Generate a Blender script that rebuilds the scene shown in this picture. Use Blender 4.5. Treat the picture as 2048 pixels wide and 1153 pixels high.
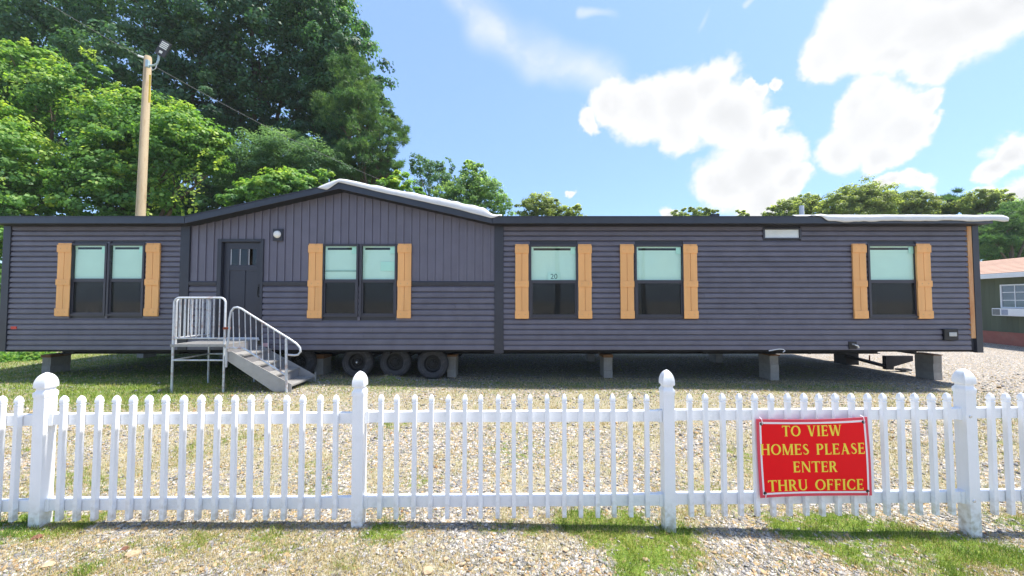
import bpy, bmesh, math, random
import numpy as np
from mathutils import Vector, Matrix
R = math.radians
rng = np.random.default_rng(7)
random.seed(7)
for o in list(bpy.data.objects):
    bpy.data.objects.remove(o)
scene = bpy.context.scene
COL = scene.collection

# ------------------------------------------------------------------ camera
CAM_H, FPX, PITCH = 1.77, 740.0, R(1.97)
cam_d = bpy.data.cameras.new('camera'); cam = bpy.data.objects.new('camera', cam_d); COL.objects.link(cam)
cam.location = (0, 0, CAM_H); cam.rotation_euler = (R(90) + PITCH, 0, 0)
cam_d.sensor_width = 36.0; cam_d.lens = 36.0 * FPX / 2048.0
cam_d.clip_start = 0.05; cam_d.clip_end = 3000
scene.camera = cam
scene.render.resolution_x, scene.render.resolution_y = 1024, 576
vs = scene.view_settings
vs.view_transform = 'Standard'; vs.look = 'None'; vs.gamma = 1.0; vs.use_curve_mapping = False
vs.exposure = 2.2
scene.cycles.max_bounces = 7; scene.cycles.diffuse_bounces = 3; scene.cycles.glossy_bounces = 3
scene.cycles.transparent_max_bounces = 10; scene.cycles.transmission_bounces = 4
scene.cycles.use_denoising = True
scene.cycles.caustics_reflective = False; scene.cycles.caustics_refractive = False

def at(px, py, Y):
    """world point seen at photo pixel (px,py) at depth Y"""
    u = (px - 1024) / FPX; v = (576.5 - py) / FPX
    d = Vector((u, math.cos(PITCH) - v * math.sin(PITCH), math.sin(PITCH) + v * math.cos(PITCH)))
    return Vector((0, 0, CAM_H)) + d * (Y / d.y)

# ------------------------------------------------------------------ world, sun
SUN_EL, SUN_AZ = R(67), R(84)        # azimuth from +Y towards +X (high, off the right-hand end of the home)
world = bpy.data.worlds.new('World'); scene.world = world; world.use_nodes = True
world.cycles.sampling_method = 'MANUAL'; world.cycles.sample_map_resolution = 256
def build_world():
    nt = world.node_tree; N = nt.nodes; L = nt.links; N.clear()
    def node(t, **k):
        n = N.new(t)
        for a, b in k.items(): setattr(n, a, b)
        return n
    def math_(op, a, b=None, c=None, clamp=False):
        n = node('ShaderNodeMath', operation=op, use_clamp=clamp)
        for i, x in enumerate((a, b, c)):
            if x is None: continue
            if isinstance(x, (int, float)): n.inputs[i].default_value = x
            else: L.new(x, n.inputs[i])
        return n.outputs[0]
    def vmath(op, a, b=None, scale=None):
        n = node('ShaderNodeVectorMath', operation=op)
        for i, x in enumerate((a, b)):
            if x is None: continue
            if isinstance(x, (tuple, Vector)): n.inputs[i].default_value = tuple(x)
            else: L.new(x, n.inputs[i])
        if scale is not None: n.inputs['Scale'].default_value = scale
        return n
    def noise(vec, scale, detail=3, rough=.55):
        n = node('ShaderNodeTexNoise'); n.inputs['Scale'].default_value = scale
        n.inputs['Detail'].default_value = detail; n.inputs['Roughness'].default_value = rough
        L.new(vec, n.inputs['Vector']); return n
    def sstep(x, a, b):
        n = node('ShaderNodeMapRange', interpolation_type='SMOOTHSTEP'); L.new(x, n.inputs['Value'])
        n.inputs['From Min'].default_value = a; n.inputs['From Max'].default_value = b
        return n.outputs['Result']
    tc = node('ShaderNodeTexCoord').outputs['Generated']
    sky = node('ShaderNodeTexSky', sky_type='NISHITA'); sky.sun_disc = False
    sky.sun_elevation = SUN_EL; sky.sun_rotation = SUN_AZ
    sky.air_density = 1.0; sky.dust_density = 1.2; sky.ozone_density = 1.2; sky.altitude = 100
    d = vmath('NORMALIZE', tc).outputs[0]
    # warp the direction so that round lobes become ragged cumulus edges
    n1 = noise(d, 5.0, 2); n2 = noise(d, 13.0, 8, .62)
    w1 = vmath('SCALE', vmath('SUBTRACT', n1.outputs['Color'], (.5, .5, .5)).outputs[0], scale=.10).outputs[0]
    w2 = vmath('SCALE', vmath('SUBTRACT', n2.outputs['Color'], (.5, .5, .5)).outputs[0], scale=.075).outputs[0]
    dw = vmath('ADD', vmath('ADD', d, w1).outputs[0], w2).outputs[0]
    dsoft = vmath('ADD', d, w1).outputs[0]
    def dirpx(px, py):
        p = at(px, py, 10) - Vector((0, 0, CAM_H)); return p.normalized()
    def lobes(vec, items, acc=None):
        for px, py, r in items:
            c = dirpx(px, py)
            ang = .90 * r / FPX / (1 + ((px - 1024) ** 2 + (py - 602) ** 2) / FPX ** 2) ** .75
            dist = vmath('DISTANCE', vec, c).outputs['Value']
            m = math_('MULTIPLY_ADD', dist, -1.0 / ang, 1.0)
            acc = m if acc is None else math_('SMOOTH_MAX', acc, m, .12)
        return acc
    cum = [(1290, 230, 92), (1370, 205, 105), (1235, 215, 66), (1420, 170, 75), (1460, 240, 92), (1185, 255, 34), (1355, 260, 80), (1545, 165, 22), (1510, 180, 24),
           (1510, 330, 110), (1560, 300, 75), (1450, 360, 80), (1530, 390, 95), (1590, 350, 55), (1530, 245, 42),
           (1760, 40, 170), (1860, 70, 160), (1690, 95, 105), (1650, 125, 66), (1960, 20, 150), (1850, 145, 70), (1780, 130, 80), (2060, -30, 140), (1900, -60, 170),
           (1760, 250, 100), (1730, 215, 62), (1820, 265, 70), (1870, 245, 34), (1700, 290, 80), (1840, 215, 36), (1790, 310, 60),
           (2040, 300, 62), (2000, 325, 46), (2040, 385, 60), (1990, 375, 36), (1850, 370, 40), (1790, 375, 30), (1815, 374, 34), (1148, 380, 15), (1136, 378, 10), (1340, 425, 24),
           (2200, 330, 120), (2300, 120, 160), (-250, 60, 180), (-500, 250, 160)]
    m = lobes(dw, cum)
    m = math_('ADD', m, math_('MULTIPLY_ADD', noise(d, 55.0, 4, .6).outputs['Fac'], .30, -.15))
    # the same fair-weather cumulus scattered over the rest of the sky
    sep = node('ShaderNodeSeparateXYZ'); L.new(d, sep.inputs[0])
    gen = sstep(noise(d, 3.2, 5, .55).outputs['Fac'], .54, .64)
    off = sstep(sep.outputs['Y'], .62, .30)
    up = sstep(sep.outputs['Z'], .02, .12)
    gen = math_('MULTIPLY', math_('MULTIPLY', gen, off), up)
    cov = math_('MAXIMUM', sstep(m, -.02, .34), gen)
    def capsules(vec, items, acc=None):
        for (xa, ya, xb, yb, r) in items:
            a_, b_ = dirpx(xa, ya), dirpx(xb, yb); ba = b_ - a_
            pa = vmath('SUBTRACT', vec, a_).outputs[0]
            h = math_('MULTIPLY', vmath('DOT_PRODUCT', pa, ba).outputs['Value'], 1.0 / ba.dot(ba), clamp=True)
            sc = node('ShaderNodeVectorMath', operation='SCALE'); sc.inputs[0].default_value = ba; L.new(h, sc.inputs['Scale'])
            dist = vmath('DISTANCE', pa, sc.outputs[0]).outputs['Value']
            ang = r / FPX / (1 + ((xa - 1024) ** 2 + (ya - 602) ** 2) / FPX ** 2) ** .75
            m_ = math_('MULTIPLY_ADD', dist, -1.0 / ang, 1.0); acc = m_ if acc is None else math_('SMOOTH_MAX', acc, m_, .2)
        return acc
    cirr = capsules(dsoft, [(915, -20, 970, 60, 60), (970, 60, 1090, 115, 66), (1090, 115, 1230, 165, 58)])
    wispy = sstep(noise(dw, 12.0, 4, .6).outputs['Fac'], .25, .75)
    # [(935, 10, 60), (975, 60, 62), (1030, 95, 60), (1090, 115, 66), (1150, 135, 62), (1210, 158, 52)])
    cirr = math_('MULTIPLY', math_('MULTIPLY', sstep(cirr, 0, 1.0), .66), math_('MULTIPLY_ADD', wispy, .6, .4))
    wisps = capsules(dsoft, [(1422, -5, 1392, 68, 11), (1225, 42, 1160, 28, 14), (1212, 30, 1222, 52, 10), (1496, 2, 1480, 20, 9), (1700, 318, 1760, 312, 6)])
    wisps = math_('MULTIPLY', sstep(wisps, 0, .9), .45)
    cov = math_('MAXIMUM', cov, math_('MAXIMUM', cirr, wisps))
    # body of the cloud: bright rims, slightly grey thick base
    thick = sstep(m, .20, .95)
    lump = noise(d, 4.5, 2, .5).outputs['Fac']
    grey = math_('MULTIPLY', thick, math_('MULTIPLY_ADD', sstep(lump, .25, .75), .6, .4))
    cc = node('ShaderNodeMix', data_type='RGBA'); L.new(grey, cc.inputs[0])
    cc.inputs[6].default_value = (2.22, 2.23, 2.25, 1); cc.inputs[7].default_value = (1.74, 1.77, 1.81, 1)
    # the photo's clear, pale summer blue
    tint = node('ShaderNodeMix', data_type='RGBA', blend_type='MULTIPLY'); tint.inputs[0].default_value = 1
    L.new(sky.outputs[0], tint.inputs[6]); tint.inputs[7].default_value = SKY_TINT
    haze = node('ShaderNodeMix', data_type='RGBA'); haze.inputs[0].default_value = SKY_HAZE
    L.new(tint.outputs[2], haze.inputs[6]); haze.inputs[7].default_value = (.92, 1.42, 2.40, 1)
    mix = node('ShaderNodeMix', data_type='RGBA'); L.new(cov, mix.inputs[0])
    L.new(haze.outputs[2], mix.inputs[6]); L.new(cc.outputs[2], mix.inputs[7])
    bg = node('ShaderNodeBackground'); bg.inputs['Strength'].default_value = .105
    L.new(mix.outputs[2], bg.inputs['Color'])
    out = node('ShaderNodeOutputWorld'); L.new(bg.outputs[0], out.inputs['Surface'])
SKY_TINT = (.46, .55, .68, 1); SKY_HAZE = .5
build_world()
sun_d = bpy.data.lights.new('sun', 'SUN'); sun = bpy.data.objects.new('sun', sun_d); COL.objects.link(sun)
sun_d.energy = 2.05; sun_d.angle = R(3.0); sun_d.color = (1, .95, .86)
sdir = Vector((math.sin(SUN_AZ) * math.cos(SUN_EL), math.cos(SUN_AZ) * math.cos(SUN_EL), math.sin(SUN_EL)))
sun.rotation_euler = sdir.to_track_quat('Z', 'Y').to_euler(); sun.location = (0, 30, 60)

# ------------------------------------------------------------------ materials
def mat(name, col, rough=.6, var=.12, scale=8.0, bump=0.0, bscale=None, metal=0.0, spec=.4, col2=None, dirt=None, dirt_scale=1.5, dirt_amt=.5, stretch=(1, 1, 1)):
    m = bpy.data.materials.new(name); m.use_nodes = True
    nt = m.node_tree; N = nt.nodes; L = nt.links; b = N['Principled BSDF']
    tc = N.new('ShaderNodeTexCoord'); mp = N.new('ShaderNodeMapping'); mp.inputs['Scale'].default_value = stretch
    L.new(tc.outputs['Object'], mp.inputs[0])
    oi = N.new('ShaderNodeObjectInfo')
    n = N.new('ShaderNodeTexNoise'); n.inputs['Scale'].default_value = scale; n.inputs['Detail'].default_value = 4; n.inputs['Roughness'].default_value = .6
    L.new(mp.outputs[0], n.inputs['Vector'])
    mr = N.new('ShaderNodeMapRange'); mr.inputs['From Min'].default_value = .28; mr.inputs['From Max'].default_value = .72
    L.new(n.outputs['Fac'], mr.inputs['Value'])
    mx = N.new('ShaderNodeMix'); mx.data_type = 'RGBA'
    c2 = col2 or tuple(c * (1 + var) for c in col); c1 = col if col2 else tuple(c * (1 - var) for c in col)
    mx.inputs[6].default_value = (*c1, 1); mx.inputs[7].default_value = (*c2, 1); L.new(mr.outputs[0], mx.inputs[0])
    cur = mx.outputs[2]
    if dirt:
        n2 = N.new('ShaderNodeTexNoise'); n2.inputs['Scale'].default_value = dirt_scale; n2.inputs['Detail'].default_value = 6; n2.inputs['Roughness'].default_value = .7
        L.new(mp.outputs[0], n2.inputs['Vector'])
        r2 = N.new('ShaderNodeMapRange'); r2.inputs['From Min'].default_value = .52; r2.inputs['From Max'].default_value = .72; r2.inputs['To Max'].default_value = dirt_amt
        L.new(n2.outputs['Fac'], r2.inputs['Value'])
        m2 = N.new('ShaderNodeMix'); m2.data_type = 'RGBA'; L.new(r2.outputs[0], m2.inputs[0]); L.new(cur, m2.inputs[6]); m2.inputs[7].default_value = (*dirt, 1)
        cur = m2.outputs[2]
    hs = N.new('ShaderNodeHueSaturation'); L.new(cur, hs.inputs['Color'])
    vr = N.new('ShaderNodeMapRange'); vr.inputs['To Min'].default_value = 1 - var * .5; vr.inputs['To Max'].default_value = 1 + var * .5
    L.new(oi.outputs['Random'], vr.inputs['Value']); L.new(vr.outputs[0], hs.inputs['Value'])
    L.new(hs.outputs[0], b.inputs['Base Color'])
    b.inputs['Roughness'].default_value = rough; b.inputs['Metallic'].default_value = metal
    b.inputs['Specular IOR Level'].default_value = spec
    if bump:
        n3 = N.new('ShaderNodeTexNoise'); n3.inputs['Scale'].default_value = bscale or scale * 4; n3.inputs['Detail'].default_value = 3
        L.new(mp.outputs[0], n3.inputs['Vector'])
        bp = N.new('ShaderNodeBump'); bp.inputs['Strength'].default_value = bump; bp.inputs['Distance'].default_value = .01
        L.new(n3.outputs['Fac'], bp.inputs['Height']); L.new(bp.outputs[0], b.inputs['Normal'])
    return m

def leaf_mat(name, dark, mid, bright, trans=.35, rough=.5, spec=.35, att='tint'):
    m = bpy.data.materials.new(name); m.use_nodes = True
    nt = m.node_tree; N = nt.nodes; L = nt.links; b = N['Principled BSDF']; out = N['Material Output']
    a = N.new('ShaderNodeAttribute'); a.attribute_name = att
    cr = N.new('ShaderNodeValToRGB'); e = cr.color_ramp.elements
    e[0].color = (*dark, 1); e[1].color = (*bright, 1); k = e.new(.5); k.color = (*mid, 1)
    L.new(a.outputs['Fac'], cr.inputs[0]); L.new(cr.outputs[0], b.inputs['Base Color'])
    b.inputs['Roughness'].default_value = rough; b.inputs['Specular IOR Level'].default_value = spec
    if trans > 0:
        t = N.new('ShaderNodeBsdfTranslucent'); g = N.new('ShaderNodeMix'); g.data_type = 'RGBA'; g.blend_type = 'MULTIPLY'; g.inputs[0].default_value = 1
        L.new(cr.outputs[0], g.inputs[6]); g.inputs[7].default_value = (1.25, 1.3, .6, 1); L.new(g.outputs[2], t.inputs[0])
        ms = N.new('ShaderNodeMixShader'); ms.inputs[0].default_value = trans
        L.new(b.outputs[0], ms.inputs[1]); L.new(t.outputs[0], ms.inputs[2]); L.new(ms.outputs[0], out.inputs['Surface'])
    return m

def glass_mat(name, tint, gloss=1.0, rough=.01):
    m = bpy.data.materials.new(name); m.use_nodes = True
    nt = m.node_tree; N = nt.nodes; L = nt.links; N.remove(N['Principled BSDF']); out = N['Material Output']
    t = N.new('ShaderNodeBsdfTransparent'); t.inputs[0].default_value = (*tint, 1)
    g = N.new('ShaderNodeBsdfGlossy'); g.inputs['Roughness'].default_value = rough
    f = N.new('ShaderNodeFresnel'); f.inputs[0].default_value = 1.5
    k = N.new('ShaderNodeMath'); k.operation = 'MULTIPLY'; k.inputs[1].default_value = gloss; L.new(f.outputs[0], k.inputs[0])
    ge = N.new('ShaderNodeNewGeometry'); inv = N.new('ShaderNodeMath'); inv.operation = 'SUBTRACT'; inv.inputs[0].default_value = 1; L.new(ge.outputs['Backfacing'], inv.inputs[1])
    k2 = N.new('ShaderNodeMath'); k2.operation = 'MULTIPLY'; L.new(k.outputs[0], k2.inputs[0]); L.new(inv.outputs[0], k2.inputs[1]); k = k2
    ms = N.new('ShaderNodeMixShader'); L.new(k.outputs[0], ms.inputs[0]); L.new(t.outputs[0], ms.inputs[1]); L.new(g.outputs[0], ms.inputs[2])
    L.new(ms.outputs[0], out.inputs['Surface'])
    return m

M = {}
M['siding'] = mat('slate_vinyl', (.130, .121, .150), .42, .15, 3, .12, 60, spec=.5, dirt=(.155, .15, .165), dirt_scale=.9, dirt_amt=.35)
M['panel'] = mat('slate_panel', (.142, .133, .170), .45, .09, 3, .10, 60, spec=.5, dirt=(.17, .165, .19), dirt_scale=.8, dirt_amt=.35)
M['trim'] = mat('dark_trim', (.030, .032, .044), .4, .12, 4, .05, 40, spec=.5)
M['fascia'] = mat('dark_fascia', (.030, .034, .046), .35, .12, 4, .05, 40, spec=.6)
M['soffit'] = mat('dark_soffit', (.018, .019, .024), .6, .1, 4)
M['roof'] = mat('charcoal_shingle', (.04, .04, .045), .9, .3, 30, .5)
M['shutter'] = mat('tan_shutter', (.88, .45, .165), .6, .08, 6, .15, 70, stretch=(1, 1, .12), dirt=(.78, .39, .14), dirt_scale=2, dirt_amt=.4)
M['screw'] = mat('pale_screw', (.55, .36, .2), .5)
M['wframe'] = mat('bronze_frame', (.045, .043, .055), .4, .1, 4, spec=.5)
M['blind'] = mat('white_blind', (.92, .93, .92), .5, .03, 4)
M['wbox'] = mat('blind_tag', (.75, .9, .84), .5, .03, 4)
M['glass'] = glass_mat('green_tinted_glass', (.905, 1.0, .955), 1.4)
M['clear'] = glass_mat('dark_glass', (.25, .3, .28), 1.6)
M['dimglass'] = glass_mat('dim_lower_glass', (.55, .62, .58), 4.5)
def screen_mat():
    m = mat('insect_screen', (.020, .023, .023), .5, .15, 2.5, spec=.2); nt = m.node_tree; N = nt.nodes; L = nt.links
    t = N.new('ShaderNodeBsdfTransparent'); ms = N.new('ShaderNodeMixShader'); ms.inputs[0].default_value = .38
    L.new(t.outputs[0], ms.inputs[1]); L.new(N['Principled BSDF'].outputs[0], ms.inputs[2]); L.new(ms.outputs[0], N['Material Output'].inputs['Surface']); return m
M['screen'] = screen_mat()
M['transom'] = glass_mat('transom_glass', (.98, .99, .99), .6)
M['belly'] = mat('belly_wrap', (.008, .008, .01), .8, .2, 4)
M['steel'] = mat('black_chassis', (.010, .010, .012), .6, .25, 6, .1, dirt=(.05, .03, .02), dirt_scale=2.5, dirt_amt=.4)
M['tyre'] = mat('tyre_rubber', (.060, .058, .062), .8, .2, 12, .2, dirt=(.15, .135, .12), dirt_scale=3, dirt_amt=.5)
M['rim'] = mat('black_rim', (.012, .012, .014), .5, .2, 8)
M['chrome'] = mat('bright_cap', (.7, .7, .7), .25, .03, 4, metal=.6)
M['block'] = mat('concrete_block', (.36, .34, .31), .95, .14, 9, .6, 90, dirt=(.20, .18, .16), dirt_scale=4, dirt_amt=.6)
M['shim'] = mat('shim_wood', (.23, .12, .06), .85, .2, 10, .3)
M['door'] = mat('door_paint', (.036, .038, .052), .4, .07, 3, .05, 50, spec=.5)
M['white'] = mat('white_alu', (.75, .76, .78), .4, .04, 5)
M['globe'] = mat('opal_globe', (.85, .83, .78), .25, .02, 4)
M['red'] = mat('red_reflector', (.6, .05, .03), .3, .05, 5)
M['rawwood'] = mat('raw_stud', (.55, .26, .10), .8, .1, 5, .3, 40, stretch=(1, 1, .15), col2=(.70, .45, .24), dirt=(.45, .13, .04), dirt_scale=6, dirt_amt=.8)
M['wrap'] = mat('white_wrap', (.66, .67, .68), .5, .05, 3, .25, 12, dirt=(.50, .50, .49), dirt_scale=3, dirt_amt=.5)
M['vinyl'] = mat('white_vinyl', (.87, .88, .90), .32, .03, 3, .03, 30, spec=.5, dirt=(.68, .70, .69), dirt_scale=3.5, dirt_amt=.35)
def splash(m):
    nt = m.node_tree; N = nt.nodes; L = nt.links; b = N['Principled BSDF']; src = b.inputs['Base Color'].links[0].from_socket
    tc = N.new('ShaderNodeTexCoord'); sp = N.new('ShaderNodeSeparateXYZ'); L.new(tc.outputs['Object'], sp.inputs[0])
    r = N.new('ShaderNodeMapRange'); r.inputs['From Min'].default_value = .20; r.inputs['From Max'].default_value = -.02; r.inputs['To Max'].default_value = .75; L.new(sp.outputs['Z'], r.inputs['Value'])
    oi = N.new('ShaderNodeObjectInfo'); n = N.new('ShaderNodeTexNoise'); n.noise_dimensions = '4D'; n.inputs['Scale'].default_value = 28; n.inputs['Detail'].default_value = 5; L.new(tc.outputs['Object'], n.inputs['Vector'])
    w = N.new('ShaderNodeMath'); w.operation = 'MULTIPLY'; w.inputs[1].default_value = 60; L.new(oi.outputs['Random'], w.inputs[0]); L.new(w.outputs[0], n.inputs['W'])
    q = N.new('ShaderNodeMapRange'); q.inputs['From Min'].default_value = .42; q.inputs['From Max'].default_value = .66; L.new(n.outputs['Fac'], q.inputs['Value'])
    k = N.new('ShaderNodeMath'); k.operation = 'MULTIPLY'; L.new(r.outputs[0], k.inputs[0]); L.new(q.outputs[0], k.inputs[1])
    x = N.new('ShaderNodeMix'); x.data_type = 'RGBA'; L.new(k.outputs[0], x.inputs[0]); L.new(src, x.inputs[6]); x.inputs[7].default_value = (.40, .36, .27, 1); L.new(x.outputs[2], b.inputs['Base Color'])
splash(M['vinyl'])
M['vinyl_rail'] = mat('white_vinyl_rail', (.86, .87, .89), .32, .03, 3, .03, 30, spec=.5, dirt=(.45, .50, .50), dirt_scale=7, dirt_amt=.40)
M['vinyl_cap'] = mat('white_vinyl_cap', (.87, .88, .90), .32, .03, 6, .03, 30, spec=.5, dirt=(.50, .54, .50), dirt_scale=14, dirt_amt=.35)
M['galv'] = mat('galvanised_tube', (.60, .63, .67), .4, .12, 12, .1, 60, metal=.3, dirt=(.33, .12, .04), dirt_scale=7, dirt_amt=.75)
M['plate'] = mat('checker_plate', (.42, .41, .40), .5, .08, 10, .25, 80, metal=.3, dirt=(.30, .27, .23), dirt_scale=4, dirt_amt=.4)
M['grate'] = mat('grey_grating', (.36, .35, .34), .6, .12, 20, .3, metal=.3)
M['rust'] = mat('rusty_clamp', (.30, .07, .03), .8, .3, 20, .3)
M['pole'] = mat('pole_timber', (.50, .39, .25), .85, .10, 3, .4, 20, stretch=(2, 2, .25), dirt=(.33, .21, .11), dirt_scale=6, dirt_amt=.8)
M['lamphead'] = mat('lamp_housing', (.05, .05, .055), .5, .1, 6)
M['led'] = mat('led_panel', (.8, .8, .72), .3, .03, 6)
M['arm'] = mat('lamp_arm', (.45, .56, .58), .4, .06, 6, metal=.4)
M['wire'] = mat('weathered_cable', (.16, .16, .16), .6, .1, 4)
M['yellow'] = mat('yellow_tag', (.8, .55, .05), .5, .05, 6)
M['signred'] = mat('sign_red', (.86, .006, .012), .5, .06, 3, .10, 9, spec=.15)
M['signwhite'] = mat('sign_white', (.86, .82, .83), .4, .02, 4)
M['signpink'] = mat('sign_edge', (.74, .06, .10), .4, .03, 4)
M['signyellow'] = mat('sign_yellow', (.93, .72, .06), .4, .03, 4)
M['black'] = mat('black_plastic', (.012, .012, .014), .4, .1, 5)
M['ink'] = mat('dark_ink', (.03, .09, .10), .6, .05, 5)
M['paper'] = mat('white_paper', (.82, .88, .86), .7, .02, 5)
M['green_wall'] = mat('olive_panel_siding', (.085, .10, .062), .7, .12, 5, .3, 40, stretch=(1, 1, .1))
M['red_skirt'] = mat('red_skirting', (.36, .12, .085), .8, .12, 5, .3, 40, dirt=(.3, .17, .13), dirt_scale=2, dirt_amt=.5)
M['brown_roof'] = mat('brown_shingle', (.42, .27, .20), .9, .12, 30, .5, dirt=(.36, .22, .16), dirt_scale=1, dirt_amt=.5)
M['bark'] = mat('tree_bark', (.10, .075, .055), .9, .3, 8, .8, 20, stretch=(1, 1, .3))
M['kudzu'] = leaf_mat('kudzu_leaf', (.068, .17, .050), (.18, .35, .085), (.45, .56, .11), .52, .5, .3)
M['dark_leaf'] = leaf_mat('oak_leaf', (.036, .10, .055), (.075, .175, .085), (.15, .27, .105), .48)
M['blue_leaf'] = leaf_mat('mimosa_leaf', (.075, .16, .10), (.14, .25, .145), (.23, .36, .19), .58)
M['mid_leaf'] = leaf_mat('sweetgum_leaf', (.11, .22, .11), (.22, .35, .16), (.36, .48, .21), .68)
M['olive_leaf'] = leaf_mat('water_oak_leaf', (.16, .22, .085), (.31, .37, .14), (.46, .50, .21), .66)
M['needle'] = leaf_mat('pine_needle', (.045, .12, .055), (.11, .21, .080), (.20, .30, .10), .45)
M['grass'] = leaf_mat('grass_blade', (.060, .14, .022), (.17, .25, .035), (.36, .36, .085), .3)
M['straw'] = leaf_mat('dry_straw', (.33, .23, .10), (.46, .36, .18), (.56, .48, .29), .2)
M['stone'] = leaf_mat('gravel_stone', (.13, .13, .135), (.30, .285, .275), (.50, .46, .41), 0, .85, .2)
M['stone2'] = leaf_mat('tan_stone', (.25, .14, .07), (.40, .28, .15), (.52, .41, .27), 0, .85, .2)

# ------------------------------------------------------------------ mesh helpers
def link(o, parent=None):
    COL.objects.link(o)
    if parent is not None: o.parent = parent
    return o
ORG = {}
def empty(name, loc, rz=0.0):
    o = bpy.data.objects.new(name, None); o.empty_display_size = .2; COL.objects.link(o)
    o.location = loc; o.rotation_euler = (0, 0, rz); ORG[o] = Vector(loc); return o
def tag(o, label=None, cat=None, group=None, kind=None):
    if label: o['label'] = label
    if cat: o['category'] = cat
    if group: o['group'] = group
    if kind: o['kind'] = kind
    return o
class MB:
    def __init__(s): s.v = []; s.f = []
    def add(s, vs_, fs):
        k = len(s.v); s.v += [tuple(p) for p in vs_]; s.f += [tuple(i + k for i in f) for f in fs]; return s
    def box(s, x0, x1, y0, y1, z0, z1):
        return s.add([(x0, y0, z0), (x1, y0, z0), (x1, y1, z0), (x0, y1, z0), (x0, y0, z1), (x1, y0, z1), (x1, y1, z1), (x0, y1, z1)],
                     [(0, 3, 2, 1), (4, 5, 6, 7), (0, 1, 5, 4), (1, 2, 6, 5), (2, 3, 7, 6), (3, 0, 4, 7)])
    def prism_x(s, prof, x0, x1):        # prof: list of (y,z)
        n = len(prof)
        vs_ = [(x0, y, z) for y, z in prof] + [(x1, y, z) for y, z in prof]
        fs = [(i, (i + 1) % n, n + (i + 1) % n, n + i) for i in range(n)] + [tuple(range(n - 1, -1, -1)), tuple(range(n, 2 * n))]
        return s.add(vs_, fs)
    def prism_y(s, prof, y0, y1):        # prof: list of (x,z)
        n = len(prof)
        vs_ = [(x, y0, z) for x, z in prof] + [(x, y1, z) for x, z in prof]
        fs = [(i, (i + 1) % n, n + (i + 1) % n, n + i) for i in range(n)] + [tuple(range(n - 1, -1, -1)), tuple(range(n, 2 * n))]
        return s.add(vs_, fs)
    def tube(s, pts, r, n=8, cap=True):
        pts = [Vector(p) for p in pts]; rr = r if isinstance(r, (list, tuple)) else [r] * len(pts)
        rings = []; up = Vector((0, 0, 1)); prev = None
        for i, p in enumerate(pts):
            t = (pts[min(i + 1, len(pts) - 1)] - pts[max(i - 1, 0)]).normalized()
            a = prev if prev is not None else (up if abs(t.z) < .9 else Vector((1, 0, 0)))
            u = (a - t * a.dot(t)).normalized(); w = t.cross(u); prev = u
            rings.append([p + (u * math.cos(2 * math.pi * k / n) + w * math.sin(2 * math.pi * k / n)) * rr[i] for k in range(n)])
        vs_ = [q for ring in rings for q in ring]; fs = []
        for i in range(len(pts) - 1):
            for k in range(n):
                fs.append((i * n + k, i * n + (k + 1) % n, (i + 1) * n + (k + 1) % n, (i + 1) * n + k))
        if cap: fs += [tuple(range(n - 1, -1, -1)), tuple(range((len(pts) - 1) * n, len(pts) * n))]
        return s.add(vs_, fs)
    def sqlathe(s, prof, cx=0, cy=0):    # square-section solid from (halfwidth, z)
        vs_ = []; fs = []
        for w, z in prof: vs_ += [(cx - w, cy - w, z), (cx + w, cy - w, z), (cx + w, cy + w, z), (cx - w, cy + w, z)]
        for i in range(len(prof) - 1):
            for k in range(4): fs.append((i * 4 + k, i * 4 + (k + 1) % 4, i * 4 + 4 + (k + 1) % 4, i * 4 + 4 + k))
        fs += [(3, 2, 1, 0), tuple(range(len(prof) * 4 - 4, len(prof) * 4))]
        return s.add(vs_, fs)
    def lathe_y(s, prof, cx, cz, n=28, cap=True):  # revolve (radius, y) about the y axis
        vs_ = []; fs = []
        for r, y in prof:
            for k in range(n):
                a = 2 * math.pi * k / n; vs_.append((cx + r * math.cos(a), y, cz + r * math.sin(a)))
        for i in range(len(prof) - 1):
            for k in range(n): fs.append((i * n + k, i * n + (k + 1) % n, i * n + n + (k + 1) % n, i * n + n + k))
        if cap: fs += [tuple(range(n - 1, -1, -1)), tuple(range((len(prof) - 1) * n, len(prof) * n))]
        return s.add(vs_, fs)
    def mesh(s, name, material, org=Vector((0, 0, 0)), smooth=False):
        me = bpy.data.meshes.new(name)
        me.from_pydata([(x - org[0], y - org[1], z - org[2]) for x, y, z in s.v], [], s.f)
        bm = bmesh.new(); bm.from_mesh(me); bmesh.ops.recalc_face_normals(bm, faces=bm.faces); bm.to_mesh(me); bm.free()
        if material: me.materials.append(material)
        if smooth:
            me.polygons.foreach_set('use_smooth', [True] * len(me.polygons))
            me.set_sharp_from_angle(angle=R(40))
        return me
    def build(s, name, material, parent=None, smooth=False, bevel=0, local=False):
        org = Vector((0, 0, 0))
        if parent is not None and not local:
            p = parent
            while p not in ORG and p.parent: p = p.parent
            org = ORG.get(p, org)
        o = link(bpy.data.objects.new(name, s.mesh(name, material, org, smooth)), parent)
        if bevel:
            b = o.modifiers.new('edge', 'BEVEL'); b.width = bevel; b.segments = 2; b.limit_method = 'ANGLE'
        return o
def place(name, me, parent, loc, rz=0, sc=None):
    o = link(bpy.data.objects.new(name, me), parent); o.location = loc; o.rotation_euler = (0, 0, rz)
    if sc: o.scale = sc
    return o
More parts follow.
